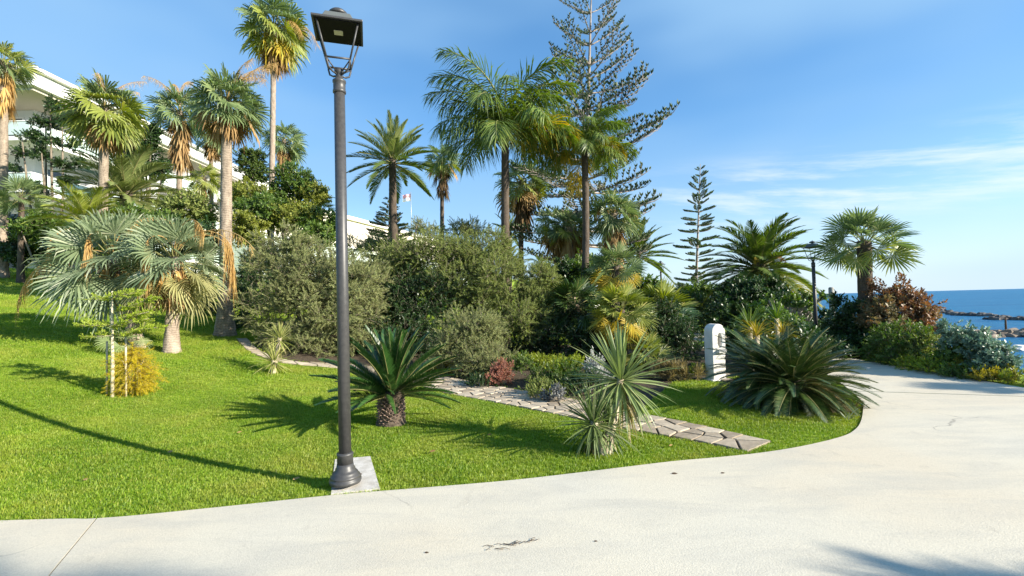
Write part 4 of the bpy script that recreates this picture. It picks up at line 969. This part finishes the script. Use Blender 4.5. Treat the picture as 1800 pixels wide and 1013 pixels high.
# palms low in the left background
palm('fan_palm', 'small grey green fan palm low at the left edge in front of the hotel', 38, 345, 19, 46, 5, 'stiff_fan', 26, W2, B_PALMD, 36, emin=-35, seed=18)
palm('feather_palm', 'bushy feather palm with arching fronds behind the bushy fan palm trunk', 222, 335, 21, 105, 12, 'date', 52, [(-90, G_PHXB)], B_PALMD, 222, emax=86, emin=-30, seed=19)
palm('feather_palm', 'yellow green feather palm low in front of the hotel', 150, 380, 17, 78, 9, 'date', 36, [(-90, leaf('lime_date', (.20, .26, .04), (.38, .42, .08), (.5, .48, .1)))], B_PALMD, 150, emax=80, emin=-10, seed=20)
palm('fan_palm', 'small fan palm with a dark trunk left of the thick trunked palm', 358, 312, 23, 34, 4, 'fan', 24, [(-90, G_WASH)], B_PALMD, 360, emin=-50, sk=8, seed=21)
palm('fan_palm', 'fan palm nearly hidden beside the slim skirted palm', 372, 235, 28, 40, 4, 'fan', 22, W2, B_PALM, 372, emin=-45, sk=24, seed=22)
palm('fan_palm', 'fan palm leaves emerging over the hedge left of the long building', 560, 368, 25, 30, 4, 'stiff_fan', 18, [(-90, G_YUC)], B_PALMD, 560, emin=-10, seed=23)
# fan palm clump in the middle
palm('dwarf_fan_palm', 'dwarf fan palm with orange dead fronds below the two trunks', 1082, 468, 13.5, 56, 8, 'stiff_fan', 34, [(-15, G_WASHD), (-90, G_YEL)], B_PALMD, 1080, emin=-50, seed=24)
palm('dwarf_fan_palm', 'dwarf fan palm with bright yellow lower fronds just behind the yucca', 1092, 545, 11.5, 64, 9, 'stiff_fan', 40, [(-12, G_WASH), (-90, G_YEL)], B_PALMD, 1090, emin=-52, seed=25)
palm('dwarf_fan_palm', 'dark shaded dwarf fan palm left of the yellow tipped ones', 1012, 535, 12.5, 60, 9, 'stiff_fan', 44, [(-90, G_CYC2)], B_PALMD, 1010, emin=-60, seed=26)
palm('dwarf_fan_palm', 'dark green dwarf fan palm at the left end of the shaded hedge', 1165, 545, 12.5, 66, 9, 'stiff_fan', 46, [(20, G_WASH), (-90, G_CYC2)], B_PALMD, 1165, emin=-65, seed=27)
palm('dwarf_fan_palm', 'low dwarf fan palm right behind the yucca head', 1135, 620, 10.8, 46, 7, 'stiff_fan', 26, [(-90, G_WASH)], B_PALMD, 1135, emin=-45, seed=28)
# thick pale trunks behind
for k, (px, py, Y, r, lb) in enumerate(((1003, 400, 21, 9, 'thick pale palm trunk left of the dark queen palm trunk'), (978, 395, 22, 6, 'slender dark trunk beside the thick pale trunk in the middle'))):
    palm('fan_palm', lb, px, py, Y, 48, r, 'fan', 30, W3, B_PALM if k == 0 else B_PALMD, px, emin=-50, sk=20, seed=30+k)

# ============================================================ PINES
def pine_branch(e0, e1, nb, tuftn, seed, mat, tl=.055, bl=.26, wood=B_PINE):
    random.seed(seed); mb = MB(); pts, ang = rachis(1.0, e0, e1, 8, 1.0); mb.tube(pts, [.018*(1-.8*i/8) for i in range(9)], 5, 1)
    def tf(c, up):
        for q in range(5):
            a = q*1.26+random.random(); d = (up+Vector((math.cos(a), math.sin(a), 0))*.42).normalized(); la = d.cross(Vector((math.sin(a), -math.cos(a), .3))).normalized(); l = tl*random.uniform(.7, 1.3)
            mb.add([c, c+d*l*.45-la*l*.20, c+d*l*.45+la*l*.20, c+d*l], [(0, 2, 1), (1, 2, 3)])
    for i in range(nb):
        t = .22+.78*(i+.5)/nb; k = min(7, int(t*8)); c = pts[k].lerp(pts[k+1], t*8-k); e = ang[k]; T = Vector((math.cos(e), 0, math.sin(e))); sd = 1 if i % 2 else -1
        l = bl*(.45+.75*math.sin(math.pi*(1-t)*.8+.35)); d = (T*.75+Vector((0, sd, 0))*.8+Vector((0, 0, .12))).normalized(); mid = c+d*l*.5+Vector((0, 0, -.01)); end = c+d*l+Vector((0, 0, .03))
        mb.tube([c, mid, end], [.006, .005, .003], 3, 1, False)
        for q in range(tuftn): f = .35+.65*(q+.5)/tuftn; tf(c.lerp(end, f), Vector((random.uniform(-.2, .2), random.uniform(-.2, .2), 1)).normalized())
        tf(c, Vector((0, 0, 1)))
    tf(pts[-1], Vector((math.cos(ang[-1]), 0, math.sin(ang[-1])+.5)).normalized())
    return mb.mesh('branch', [mat, wood])
def pine(label, px_base, px_top, py_top, Y, r0, whorls, nb, lens, protos, seed, z_start, jl=.15, group='norfolk pines'):
    random.seed(seed); top = at(px_top, py_top, Y); bx = at(px_base, 520, Y).x; base = Vector((bx, Y, hz(bx, Y))); g = thing('norfolk_pine', label, 'pine tree', base, group); H = top-base
    mb = MB(); k = 30; mb.tube([(H.x*i/k, 0, H.z*i/k-.05) for i in range(k+1)], [r0*(1-.93*i/k)+.008 for i in range(k+1)], 10, 0, True, True, .1); mb.obj('trunk', B_PINE, g)
    for i in range(whorls):
        f = z_start+(1-z_start)*(i+random.uniform(-.15, .15))/whorls; f = min(.985, max(z_start, f)); L_ = np.interp(f, *lens)*Y/F; pr = protos(f); a0 = random.uniform(0, 360)
        for j in range(nb):
            if random.random() < .06: continue
            l = L_*random.uniform(1-jl, 1+jl); o = mobj('branch', random.choice(pr), g)
            o.matrix_local = Matrix.Translation((H.x*f, 0, H.z*f+random.uniform(-.05, .05))) @ Matrix.Rotation(R(a0+j*360/nb+random.uniform(-10, 10)), 4, 'Z') @ Matrix.Rotation(R(random.uniform(-5, 5)), 4, 'Y') @ Matrix.Diagonal((l, l, l, 1))
    return g
UPB = [pine_branch(26, 44, 10, 3, s_, G_PINE, .060, .20) for s_ in (1, 2)]; MDB = [pine_branch(8, 28, 13, 3, s_, G_PINE, .055, .24) for s_ in (3, 4)]; FLB = [pine_branch(-6, 16, 15, 3, s_, G_PINE, .052, .26) for s_ in (5, 6)]
pine('very tall open Norfolk pine with whorled branches in the middle, top cut by the frame', 1020, 1040, -30, 24, .22, 17, 5, ([0, .22, .4, .55, .62, .7, .8, .93, 1], [95, 112, 128, 134, 122, 98, 76, 60, 42]), lambda f: UPB if f > .68 else (MDB if f > .45 else FLB), 1, .20)
GB = [pine_branch(0, 14, 16, 4, s_, G_PINEG, .085, .30) for s_ in (7, 8)]; GU = [pine_branch(20, 40, 10, 3, s_, G_PINEG, .14, .3) for s_ in (9, 10)]
pine('slender Norfolk pine standing alone left of the round canary palm', 1219, 1231, 287, 27, .10, 22, 4, ([0, .1, .3, .42, .5, .7, .9, 1], [36, 38, 32, 24, 30, 24, 13, 7]), lambda f: GU if f > .7 else GB, 2, .04, .35)
pine('small conical Norfolk pine at the corner of the long building', 684, 684, 340, 30, .12, 16, 6, ([0, .3, .6, .85, 1], [52, 46, 34, 17, 6]), lambda f: GB, 3, .12, .1)

# ============================================================ SHRUBS AND BROADLEAF TREES
SG = 'shrubs in the planting beds'
shrub('olive_shrub', 'large rounded grey olive bush just left of the lamp post', 'bush', [(500, 455, 12.4, 62, 50), (560, 490, 12.2, 85, 62), (520, 545, 11.9, 75, 70), (600, 540, 11.9, 70, 75), (640, 505, 12.3, 45, 55), (560, 600, 11.7, 70, 45)], G_OLV, 'fine', 1.5, 1.0, rs=.84, up=.25, lump=.42, seed=1, stems=8, rnd=.5)
shrub('olive_shrub', 'biggest olive green bush right of the lamp post with shaded underside', 'bush', [(765, 452, 14, 88, 34), (855, 455, 14, 66, 40), (700, 488, 14.2, 60, 38), (805, 500, 13.4, 66, 44), (880, 500, 13, 52, 50), (690, 575, 13.5, 70, 40), (845, 550, 13, 52, 40), (640, 520, 14, 40, 30)], G_OLV2, 'fine', 1.5, 1.05, rs=.89, up=.25, lump=.38, seed=2, stems=9, rnd=.5)
shrub('olive_shrub', 'grey green bush lobe behind the sago palm near the path', 'bush', [(830, 590, 10.6, 58, 48), (855, 640, 10.0, 50, 38), (800, 620, 10.4, 45, 45)], G_OLV, 'fine', 1.65, .9, rs=.89, up=.25, lump=.38, seed=3, stems=4, rnd=.5)
shrub('olive_shrub', 'rounded bush at the right end of the olive thicket', 'bush', [(950, 500, 13, 36, 46), (915, 570, 12.2, 42, 42), (940, 535, 12.8, 34, 36)], G_OLV2, 'fine', 1.5, .95, rs=.89, up=.25, lump=.38, seed=4, stems=4, rnd=.5)
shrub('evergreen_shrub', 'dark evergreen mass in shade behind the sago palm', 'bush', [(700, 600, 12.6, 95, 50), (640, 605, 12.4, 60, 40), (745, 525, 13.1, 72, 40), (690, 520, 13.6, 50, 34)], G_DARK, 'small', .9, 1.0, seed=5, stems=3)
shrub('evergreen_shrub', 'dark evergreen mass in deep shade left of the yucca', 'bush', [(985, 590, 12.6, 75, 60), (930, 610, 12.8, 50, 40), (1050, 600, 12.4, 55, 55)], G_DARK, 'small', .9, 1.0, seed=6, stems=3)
shrub('hedge_shrub', 'tall dark hedge bush left of the white stone arch', 'hedge', [(1175, 610, 11.6, 60, 62), (1150, 580, 12, 45, 60), (1215, 560, 21, 42, 42)], G_DARK, 'small', 1.0, 1.0, seed=7, stems=3)
shrub('hedge_shrub', 'mid green bushes below the slender pine', 'hedge', [(1190, 530, 22, 45, 26), (1235, 525, 23, 40, 28), (1150, 520, 23, 35, 22)], G_MID, 'broad', .8, 1.2, seed=8, stems=2)
shrub('hedge_shrub', 'dark broad leaved bush under the round canary palm', 'bush', [(1300, 525, 17.5, 48, 30), (1345, 520, 17.5, 42, 30), (1290, 560, 17, 45, 30), (1370, 550, 16.5, 45, 30)], G_DARK, 'broad', .9, 1.1, seed=9, stems=3)
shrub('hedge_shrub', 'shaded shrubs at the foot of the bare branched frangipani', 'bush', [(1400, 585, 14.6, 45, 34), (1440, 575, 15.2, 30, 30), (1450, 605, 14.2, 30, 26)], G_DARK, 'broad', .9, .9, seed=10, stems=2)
shrub('flower_bed_plants', 'low green leafy perennials along the far edge of the flagstone path', 'plants', [(980, 665, 8.6, 48, 26), (1030, 680, 8.0, 32, 22), (950, 690, 8.0, 40, 18), (1000, 650, 9.0, 40, 16)], G_MID, 'small', 1.0, .75, seed=11, stems=0, up=1.0, mats=[G_MID, G_DARK, G_OLV2, G_LIME])
shrub('flowering_shrub', 'salmon pink flowering shrub beside the path', 'shrub', [(885, 655, 9.1, 18, 18), (868, 668, 9.0, 14, 12)], G_PINK, 'small', 1.3, .6, seed=12, stems=2, mats=[G_PINK])
shrub('flower_bed_plants', 'dark blue green groundcover left of the pink flowers', 'plants', [(850, 676, 9.0, 34, 14), (915, 640, 9.6, 22, 14)], G_BLUE, 'small', 1.1, .65, seed=13, stems=0, up=1.0, mats=[G_DARK, G_MID])
shrub('silver_shrub', 'whitish silver leaved shrub behind the yucca', 'shrub', [(1046, 640, 8.6, 14, 24), (1052, 665, 8.4, 20, 16)], leaf('whitish_leaf', (.45, .46, .42), (.65, .66, .60)), 'small', 1.2, .6, seed=14, stems=2)
shrub('dark_succulent', 'dark purple grey rosette plant at the path edge left of the yucca', 'plant', [(975, 705, 7.5, 24, 12)], leaf('purple_grey', (.10, .10, .09), (.26, .26, .25)), 'broad', 1.4, .6, seed=15, stems=0, up=1.2)
shrub('yellow_groundcover', 'yellow green groundcover patch behind the pink flowers', 'plants', [(940, 636, 11.2, 44, 7), (770, 652, 10.4, 38, 9)], G_LIME, 'small', 1.0, .6, seed=16, stems=0, up=1.3, mats=[G_LIME, leaf('mustard', (.30, .26, .03), (.42, .36, .05))])
shrub('brown_grasses', 'dry brownish grasses left of the white stone arch', 'grasses', [(1170, 655, 9.2, 36, 16), (1215, 660, 9.0, 22, 10)], leaf('dry_grass', (.14, .12, .05), (.32, .26, .12), (.5, .4, .2)), 'grassy', 1.2, .9, seed=17, stems=0, up=1.4)
shrub('yellow_groundcover', 'small yellow green tuft beside the base of the stone arch', 'plants', [(1228, 652, 9.1, 16, 9)], G_LIME, 'small', 1.2, .5, seed=18, stems=0, up=1.2)
shrub('evergreen_shrub', 'dark leafy shrubs directly behind the big sago clump', 'bush', [(1318, 606, 9.9, 38, 28), (1370, 600, 10.3, 42, 34), (1420, 606, 10.8, 42, 30), (1345, 570, 12, 50, 26)], G_DARK, 'broad', 1.0, .9, seed=19, stems=2, mats=[G_DARK, G_DARK, G_DARK, G_MID])
# right edge
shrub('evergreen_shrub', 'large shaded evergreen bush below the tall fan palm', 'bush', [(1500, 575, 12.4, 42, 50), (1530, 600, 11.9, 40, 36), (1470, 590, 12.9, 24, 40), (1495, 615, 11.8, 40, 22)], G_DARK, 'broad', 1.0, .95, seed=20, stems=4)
shrub('red_shrub', 'red and bronze leaved shrub beside the tall fan palm', 'bush', [(1582, 548, 11.6, 48, 48), (1617, 572, 11.4, 30, 36), (1552, 560, 11.3, 30, 34), (1600, 600, 11.2, 40, 34)], G_RED, 'broad', .9, .85, seed=21, stems=3, mats=[G_RED, leaf('red_brown', (.10, .08, .03), (.28, .19, .09), (.42, .16, .08)), leaf('bronze', (.10, .10, .04), (.26, .20, .10), (.4, .15, .08))])
shrub('green_shrub', 'glossy green shrub in front of the red shrub at the walk edge', 'bush', [(1590, 606, 10.2, 46, 38), (1558, 612, 10.6, 32, 32), (1628, 616, 9.8, 30, 30)], G_MID, 'small', 1.1, .9, seed=22, stems=4, mats=[G_MID, G_MID, G_OLV2])
shrub('blue_green_shrub', 'upright blue green bush left one of two against the sea', 'bush', [(1683, 605, 9.1, 26, 42), (1670, 632, 9.0, 34, 26)], G_BLUE, 'broad', 1.0, .62, seed=23, stems=4, mats=[G_BLUE, G_MID], fill=.8)
shrub('blue_green_shrub', 'upright blue green bush right one of two against the sea', 'bush', [(1728, 616, 8.6, 30, 34), (1748, 638, 8.4, 38, 26)], G_BLUE, 'broad', 1.0, .62, seed=24, stems=4, mats=[G_BLUE, G_BLUE], fill=.8)
shrub('edge_groundcover', 'yellow green groundcover strip along the sea side of the walk', 'plants', [(1650, 652, 9.0, 30, 11), (1700, 660, 8.5, 34, 12), (1750, 668, 8.1, 34, 12), (1600, 643, 9.6, 26, 9), (1795, 672, 7.9, 26, 12), (1560, 636, 10.4, 26, 8), (1715, 645, 8.8, 44, 12)], G_LIME, 'small', 1.2, .7, seed=25, stems=0, up=1.2, mats=[G_LIME, G_MID, leaf('mustard', (.30, .26, .03), (.42, .36, .05)), G_LIME])
# left background
shrub('evergreen_shrub', 'dark trees at the far left edge of the lawn', 'bush', [(12, 415, 22, 40, 34), (70, 432, 21, 40, 24), (115, 430, 20, 36, 28), (20, 445, 20, 34, 24)], G_DARK, 'broad', .8, 1.3, seed=30, stems=4, mats=[G_DARK, G_MID, G_MID, G_DARK])
shrub('yellow_green_shrub', 'yellow green shrub behind the left silver palm', 'bush', [(70, 400, 19, 42, 16), (130, 408, 18.5, 32, 20)], G_MID, 'broad', .8, 1.2, seed=31, stems=2, mats=[G_MID, G_LIME])
shrub('broadleaf_tree', 'dark leaved open tree with separate leaf clumps in front of the hotel', 'tree', [(98, 190, 23, 20, 17), (75, 215, 23, 22, 17), (110, 208, 23, 24, 16), (50, 242, 23, 24, 16), (85, 248, 23, 22, 16), (125, 218, 23, 20, 12), (35, 268, 23, 16, 12), (68, 272, 23, 22, 14), (130, 258, 23, 17, 14), (150, 205, 23, 22, 13), (105, 290, 23, 18, 13), (140, 290, 23, 17, 13), (20, 300, 23, 14, 12), (60, 330, 23, 26, 16), (118, 322, 23, 22, 12), (150, 235, 23, 14, 10)], G_DARK, 'broad', .7, 1.0, rs=.62, seed=32, stems=5, base=Vector((at(90, 400, 23).x, 23, hz(at(90, 400, 23).x, 23))))
shrub('broadleaf_tree', 'dense dark tree between the bushy fan palm and the slim palm', 'tree', [(250, 265, 24, 40, 38), (225, 295, 24, 30, 28), (275, 300, 24, 26, 26), (262, 236, 24, 22, 20)], G_DARK, 'broad', .8, 1.1, rs=.7, seed=33, stems=5)
shrub('broadleaf_tree', 'round dark topped tree right of the thick trunked palm', 'tree', [(440, 278, 27, 28, 24), (450, 305, 27, 34, 24)], G_DARK, 'broad', .8, 1.1, rs=.72, seed=34, stems=3, mats=[leaf('deep_green', (.04, .08, .015), (.11, .16, .03))])
shrub('broadleaf_tree', 'bright green tree left of the lamp post with sunlit top', 'tree', [(520, 320, 24, 42, 36), (545, 345, 24, 34, 30), (490, 350, 24, 38, 30)], G_MID, 'broad', .9, 1.1, rs=.74, seed=35, stems=4, mats=[G_MID, leaf('yellow_green_leaf', (.14, .18, .03), (.30, .32, .06))])  # second leaf colour is a lighter yellow-green, on alternate lobes
shrub('hedge_shrub', 'sunlit green hedge bank between the thick palm and the lamp post', 'bush', [(460, 375, 18, 50, 34), (520, 385, 18, 50, 32), (570, 395, 18, 40, 28), (430, 410, 17, 40, 40), (555, 425, 16.5, 48, 24), (430, 345, 20, 36, 28)], G_MID, 'broad', .9, 1.1, rs=.8, seed=36, stems=3, mats=[G_MID, leaf('yellow_green_leaf', (.14, .18, .03), (.30, .32, .06))])  # mid green and lighter yellow-green leaves alternate by lobe
shrub('hedge_shrub', 'green shrubs below the feather palms on the left', 'bush', [(250, 400, 18, 60, 30), (330, 370, 20, 50, 30), (180, 425, 17, 50, 30), (330, 420, 17, 50, 34)], G_MID, 'broad', .8, 1.2, seed=37, stems=3, mats=[G_MID, G_OLV2, G_MID, G_DARK])
shrub('hedge_shrub', 'dark shrubs in shade between thick palm trunk and olive bush', 'bush', [(440, 520, 14.5, 40, 60), (415, 580, 14, 30, 34), (460, 470, 15.5, 36, 44), (360, 560, 15.5, 40, 50)], G_DARK, 'small', .8, 1.1, seed=38, stems=3)
shrub('olive_shrub', 'sparse pale bushes on the skyline left of the queen palm', 'bush', [(660, 428, 21, 40, 18), (740, 404, 22, 34, 16), (820, 404, 19, 60, 18), (620, 440, 20, 30, 20)], G_OLV, 'fine', 0.55, 1.1, rs=.89, up=.25, lump=.38, seed=39, stems=4, fill=.9)
shrub('hedge_shrub', 'dark greenery below the pale trunks in the middle background', 'bush', [(980, 495, 19, 40, 34), (1030, 480, 19, 50, 30), (1060, 500, 17, 40, 40), (1120, 520, 17, 40, 32)], G_DARK, 'broad', .8, 1.2, seed=40, stems=3, mats=[G_DARK, G_MID, G_DARK, G_MID])
# ornamental dracaena and bromeliads behind the sago clump
def rosette(name, label, cat, px, py, Y, L_, n, kind, mat, emax=85, emin=-20, base=None, stem=0):
    c = at(px, py, Y); b = Vector((c.x, Y, hz(c.x, Y))); g = thing(name, label, cat, b); random.seed(int(px))
    if c.z-b.z > .12 or stem:
        mb = MB(); mb.tube([(0, 0, -.05), tuple((c-b)*.5), tuple(c-b)], [.06, .05, .045], 9, 0, True, True, .15); mb.obj('stem', B_STEM, g)
    for i in range(n):
        f = (i+.5)/n; put_frond(g, 'leaf', kind, emax+(emin-emax)*f, i*137.5+random.uniform(-8, 8), L_*random.uniform(.85, 1.1), mat, c-b+Vector((0, 0, -.05*f)), i % 2, 6)
    return g
rosette('dracaena', 'spiky green dracaena rising behind the sago clump', 'dracaena', 1318, 575, 9.3, .50, 60, 'sword', G_PHX, 80, -25)
rosette('dracaena', 'second spiky plant behind the sago clump, nearer the lamp', 'dracaena', 1365, 560, 10, .45, 46, 'sword', G_MID, 80, -20)
rosette('bromeliad', 'yellow orange bromeliad patch above the sago clump', 'bromeliad', 1330, 590, 8.9, .42, 60, 'sword_droop', leaf('bromeliad_leaf', (.28, .26, .03), (.46, .36, .06), (.5, .22, .06)), 80, 5)
rosette('bromeliad', 'yellow green bromeliad beside the bare frangipani', 'bromeliad', 1376, 588, 9.2, .40, 50, 'sword_droop', leaf('bromeliad_leaf', (.28, .26, .03), (.46, .36, .06), (.5, .22, .06)), 80, 5)
rosette('low_rosette', 'small low plant at the kerb right of the sago clump', 'plant', 1500, 722, 6.45, .26, 34, 'sword_droop', leaf('bronze', (.10, .10, .04), (.26, .20, .10), (.4, .15, .08)), 70, 0)
rosette('low_rosette', 'pale silver rosette at the tip of the lawn', 'plant', 1490, 740, 6.0, .24, 26, 'sword_droop', G_SILV, 60, 0)
# frangipani with bare forked branches
def frangipani(label, px, py, Y, H):
    c = at(px, py, Y); b = Vector((c.x, Y, hz(c.x, Y))); g = thing('frangipani_tree', label, 'tree', b); random.seed(44); tips = []; mb = MB()
    def grow(p, d, l, r, k):
        q = p+d*l; mid = p.lerp(q, .5)+Vector((random.uniform(-.1, .1), random.uniform(-.1, .1), 0))*l; mb.tube([p, mid, q], [r, r*.9, r*.8], 7)
        if k == 0: tips.append((q, d)); return
        for i in range(random.choice((2, 3))):
            e = (d+Vector((random.uniform(-1, 1), random.uniform(-1, 1), random.uniform(-.1, .6)))*.85).normalized(); grow(q, e, l*random.uniform(.65, .85), r*.72, k-1)
    grow(Vector((0, 0, -.1)), Vector((0, 0, 1)), H*.28, .085, 4)
    grow(Vector((.15, 0, -.1)), Vector((.35, 0, 1)).normalized(), H*.26, .07, 3); grow(Vector((-.15, 0, -.1)), Vector((-.4, .1, 1)).normalized(), H*.26, .07, 3)
    mb.obj('branches', plain('pale_grey_bark', (.30, .27, .23), .8, .3, bump=.4), g, kind='stuff')
    P = []; D = []
    for q, d in tips:
        for i in range(3): P.append(b+q); D.append(d+Vector((random.uniform(-.3, .3), random.uniform(-.3, .3), .3)))
    scatter('foliage', P, D, rng.uniform(.4, .7, len(P)), spg('big', G_MID), g, tuple(b))
frangipani('bare frangipani tree with thick forked pale branches left of the lamp', 1393, 600, 14.2, 2.1)
q = at(1461, 505, 15.5); mb = MB(); mb.tube([(0, 0, -.1), (0, 0, q.z-hz(q.x, 15.5)-.03), (0, 0, q.z-hz(q.x, 15.5))], [.085, .08, .05], 10, 0, True, True, .04)
tag(mb.obj('wooden_post', M_POST, loc=(q.x, 15.5, hz(q.x, 15.5))), 'grey round topped wooden post left of the tall fan palm', 'post')
# wire fence at the sea edge
fe = thing('wire_fence', 'low wire fence with thin posts between the bushes and the sea', 'fence', (8.9, 9.9, hz(8.9, 9.9)))
fb = Vector((8.9, 9.9, hz(8.9, 9.9))); fpts = []
for px, py, Y in ((1560, 600, 11.6), (1637, 603, 9.9), (1700, 606, 9.0), (1770, 612, 8.3), (1850, 620, 7.4)):
    p = at(px, py, Y)-fb; z0 = hz(p.x+fb.x, Y)-fb.z; fpts.append(p); mb = MB(); mb.tube([(p.x, p.y, z0-.1), tuple(p)], .018, 8); mb.obj('post', plain('pale_post', (.5, .48, .42), .8, .2), fe)
for k in range(3):
    mb = MB(); mb.tube([p-Vector((0, 0, .04+.24*k)) for p in fpts], .0035, 4); mb.obj('wire', M_STEEL, fe)

# ============================================================ STONE ARCH
b = gr(1259, 668); g = thing('stone_arch', 'white stone arch with rounded top and a hole through it beside the sago clump', 'sculpture', b, rz=R(14))
cu = bpy.data.curves.new('arch', 'CURVE'); cu.dimensions = '2D'; cu.fill_mode = 'BOTH'; cu.extrude = .105; cu.bevel_depth = .018; cu.bevel_resolution = 2
def spl(pts):
    s_ = cu.splines.new('POLY'); s_.points.add(len(pts)-1); s_.use_cyclic_u = True
    for q, (x, z) in zip(s_.points, pts): q.co = (x, z, 0, 1)
wv = .13; Ht = 1.06
spl([(-wv, 0), (-wv*1.02, .4), (-wv, Ht-wv)]+[(-wv*math.cos(a), Ht-wv+wv*math.sin(a)) for a in np.linspace(.2, math.pi-.2, 12)]+[(wv, Ht-wv), (wv*.98, .62), (wv*.86, .4), (wv*.9, 0)])
spl([(.02+.062*math.cos(a), .76+.16*math.sin(a)) for a in np.linspace(0, 2*math.pi, 18)[:-1]])
co = bpy.data.objects.new('tmp', cu); me = bpy.data.meshes.new_from_object(co); bpy.data.objects.remove(co); me.materials.clear(); me.materials.append(M_WSTONE)
for p in me.polygons: p.use_smooth = False
o = mobj('arch_slab', me, g); o.rotation_euler = (R(90), 0, 0)
mb = MB(); mb.box((-.06, -.19, .53), (.12, -.11, .59)); bevel(mb.obj('ledge', M_WSTONE, g), .012)
mb = MB(); mb.box((-.2, -.17, -.05), (.2, .17, .03)); bevel(mb.obj('plinth', M_WSTONE, g), .015)
for i, (px, py) in enumerate(((1280, 672), (1290, 684), (1272, 662))):
    p = gr(px, py); r = mobj('garden_rock', RL[i].copy(), loc=p+Vector((0, 0, .03))); r.data.materials[0] = M_FLAG; r.scale = (.11, .09, .06); r.rotation_euler = (0, 0, i*1.3)
    tag(r, ('pale garden rock, lower one beside the foot of the stone arch', 'pale garden rock nearest the sago clump', 'pale garden rock touching the stone arch plinth')[i], 'rock')
# twig litter and fallen leaves on the paving
def on_pave(px, py): d = ray(px, py); q = -(EYE-.026)/d.z; return Vector((d.x*q, d.y*q, .027))
c = on_pave(895, 960); mb = MB(); random.seed(8)
for i in range(26):
    t = random.random(); a = on_pave(848+95*t, 965-14*t+random.uniform(-5, 5)*(1-t))-c; d = random.uniform(-.5, .9); l = random.uniform(.02, .07); e = a+Vector((math.cos(d)*l, math.sin(d)*l, .004)); mb.tube([a+Vector((0, 0, .002)), a.lerp(e, .5)+Vector((0, random.uniform(-.008, .008), .005)), e], .0016, 3)
tag(mb.obj('dry_twigs', M_DRY, loc=c, kind='stuff'), 'scatter of dry dark twigs on the paving in the foreground', 'twigs')
for px, py, s_, lb in ((750, 972, .012, 'tiny dark dry leaf on the paving near the bottom'), (1185, 833, .022, 'dry brown leaf on the paving, left one below the lawn edge'), (1270, 832, .015, 'dry brown leaf on the paving, right one below the lawn edge'), (633, 838, .02, 'dry leaf on the concrete footing of the lamp'), (1047, 952, .010, 'tiny dry leaf on the paving right of the twigs')):
    c = on_pave(px, py); c.z += .02 if px == 633 else 0; mb = MB(); strip(mb, Vector((-s_, 0, .002)), Vector((1, -.2, .15)).normalized(), Vector((0, .8, .6)).normalized(), s_*2.4, s_*.9, .1, 4)
    tag(mb.obj('fallen_leaf', M_DRY, loc=c), lb, 'leaf')

random.seed(77)
for i, (px, py, lb) in enumerate(((300, 800, 'small brown leaf on the lawn left of the lamp footing'), (420, 766, 'brown leaf lying on the grass beside the lamp shadow'), (150, 850, 'brown leaf on the grass near the left corner of the lawn'), (760, 800, 'brown leaf on the grass right of the lamp footing'), (860, 770, 'tan leaf on the grass in front of the sago palm'), (520, 850, 'tan leaf on the grass just left of the lamp base'), (1180, 790, 'brown leaf on the grass below the flagstone path'))):
    p = gr(px, py); s_ = random.uniform(.02, .032); mb = MB(); strip(mb, Vector((-s_, 0, .035)), Vector((1, random.uniform(-.6, .6), .2)).normalized(), Vector((0, .8, .6)).normalized(), s_*2.4, s_, .1, 4)
    tag(mb.obj('fallen_leaf', G_SKIRT, loc=p), lb, 'leaf')

# ============================================================ PALMS BESIDE THE CAMERA (only their shade reaches the photograph)
def shade_palm(label, tgt, H, Lf, n, seed, kind='stiff_fan', emin=-30):
    q = Vector(tgt)+sdir*(H/sdir.z); b = Vector((q.x, q.y, hz(q.x, q.y))); g = thing('fan_palm', label, 'palm tree', b); random.seed(seed); lt = Vector((0, 0, H-b.z))
    trunk(g, lt, .16, .13, B_PALM, .1, 1.3, 30, .08); crown(g, lt, kind, n, Lf, [(-90, G_WASH)], 85, emin, .12, .2)
p = on_pave(1700, 1040); shade_palm('fan palm at the sea side of the walk, out of the picture', (3.46, 1.66, 0), 3.4, 1.15, 34, 51)
p = on_pave(150, 1040); shade_palm('tall fan palm behind the viewer, out of the picture', (-2.6, 1.9, 0), 9.5, 1.2, 40, 52)
p = on_pave(1800, 695); shade_palm('second fan palm at the sea side of the walk, out of the picture', (p.x+.6, p.y+.3, 0), 2.9, .8, 30, 53)
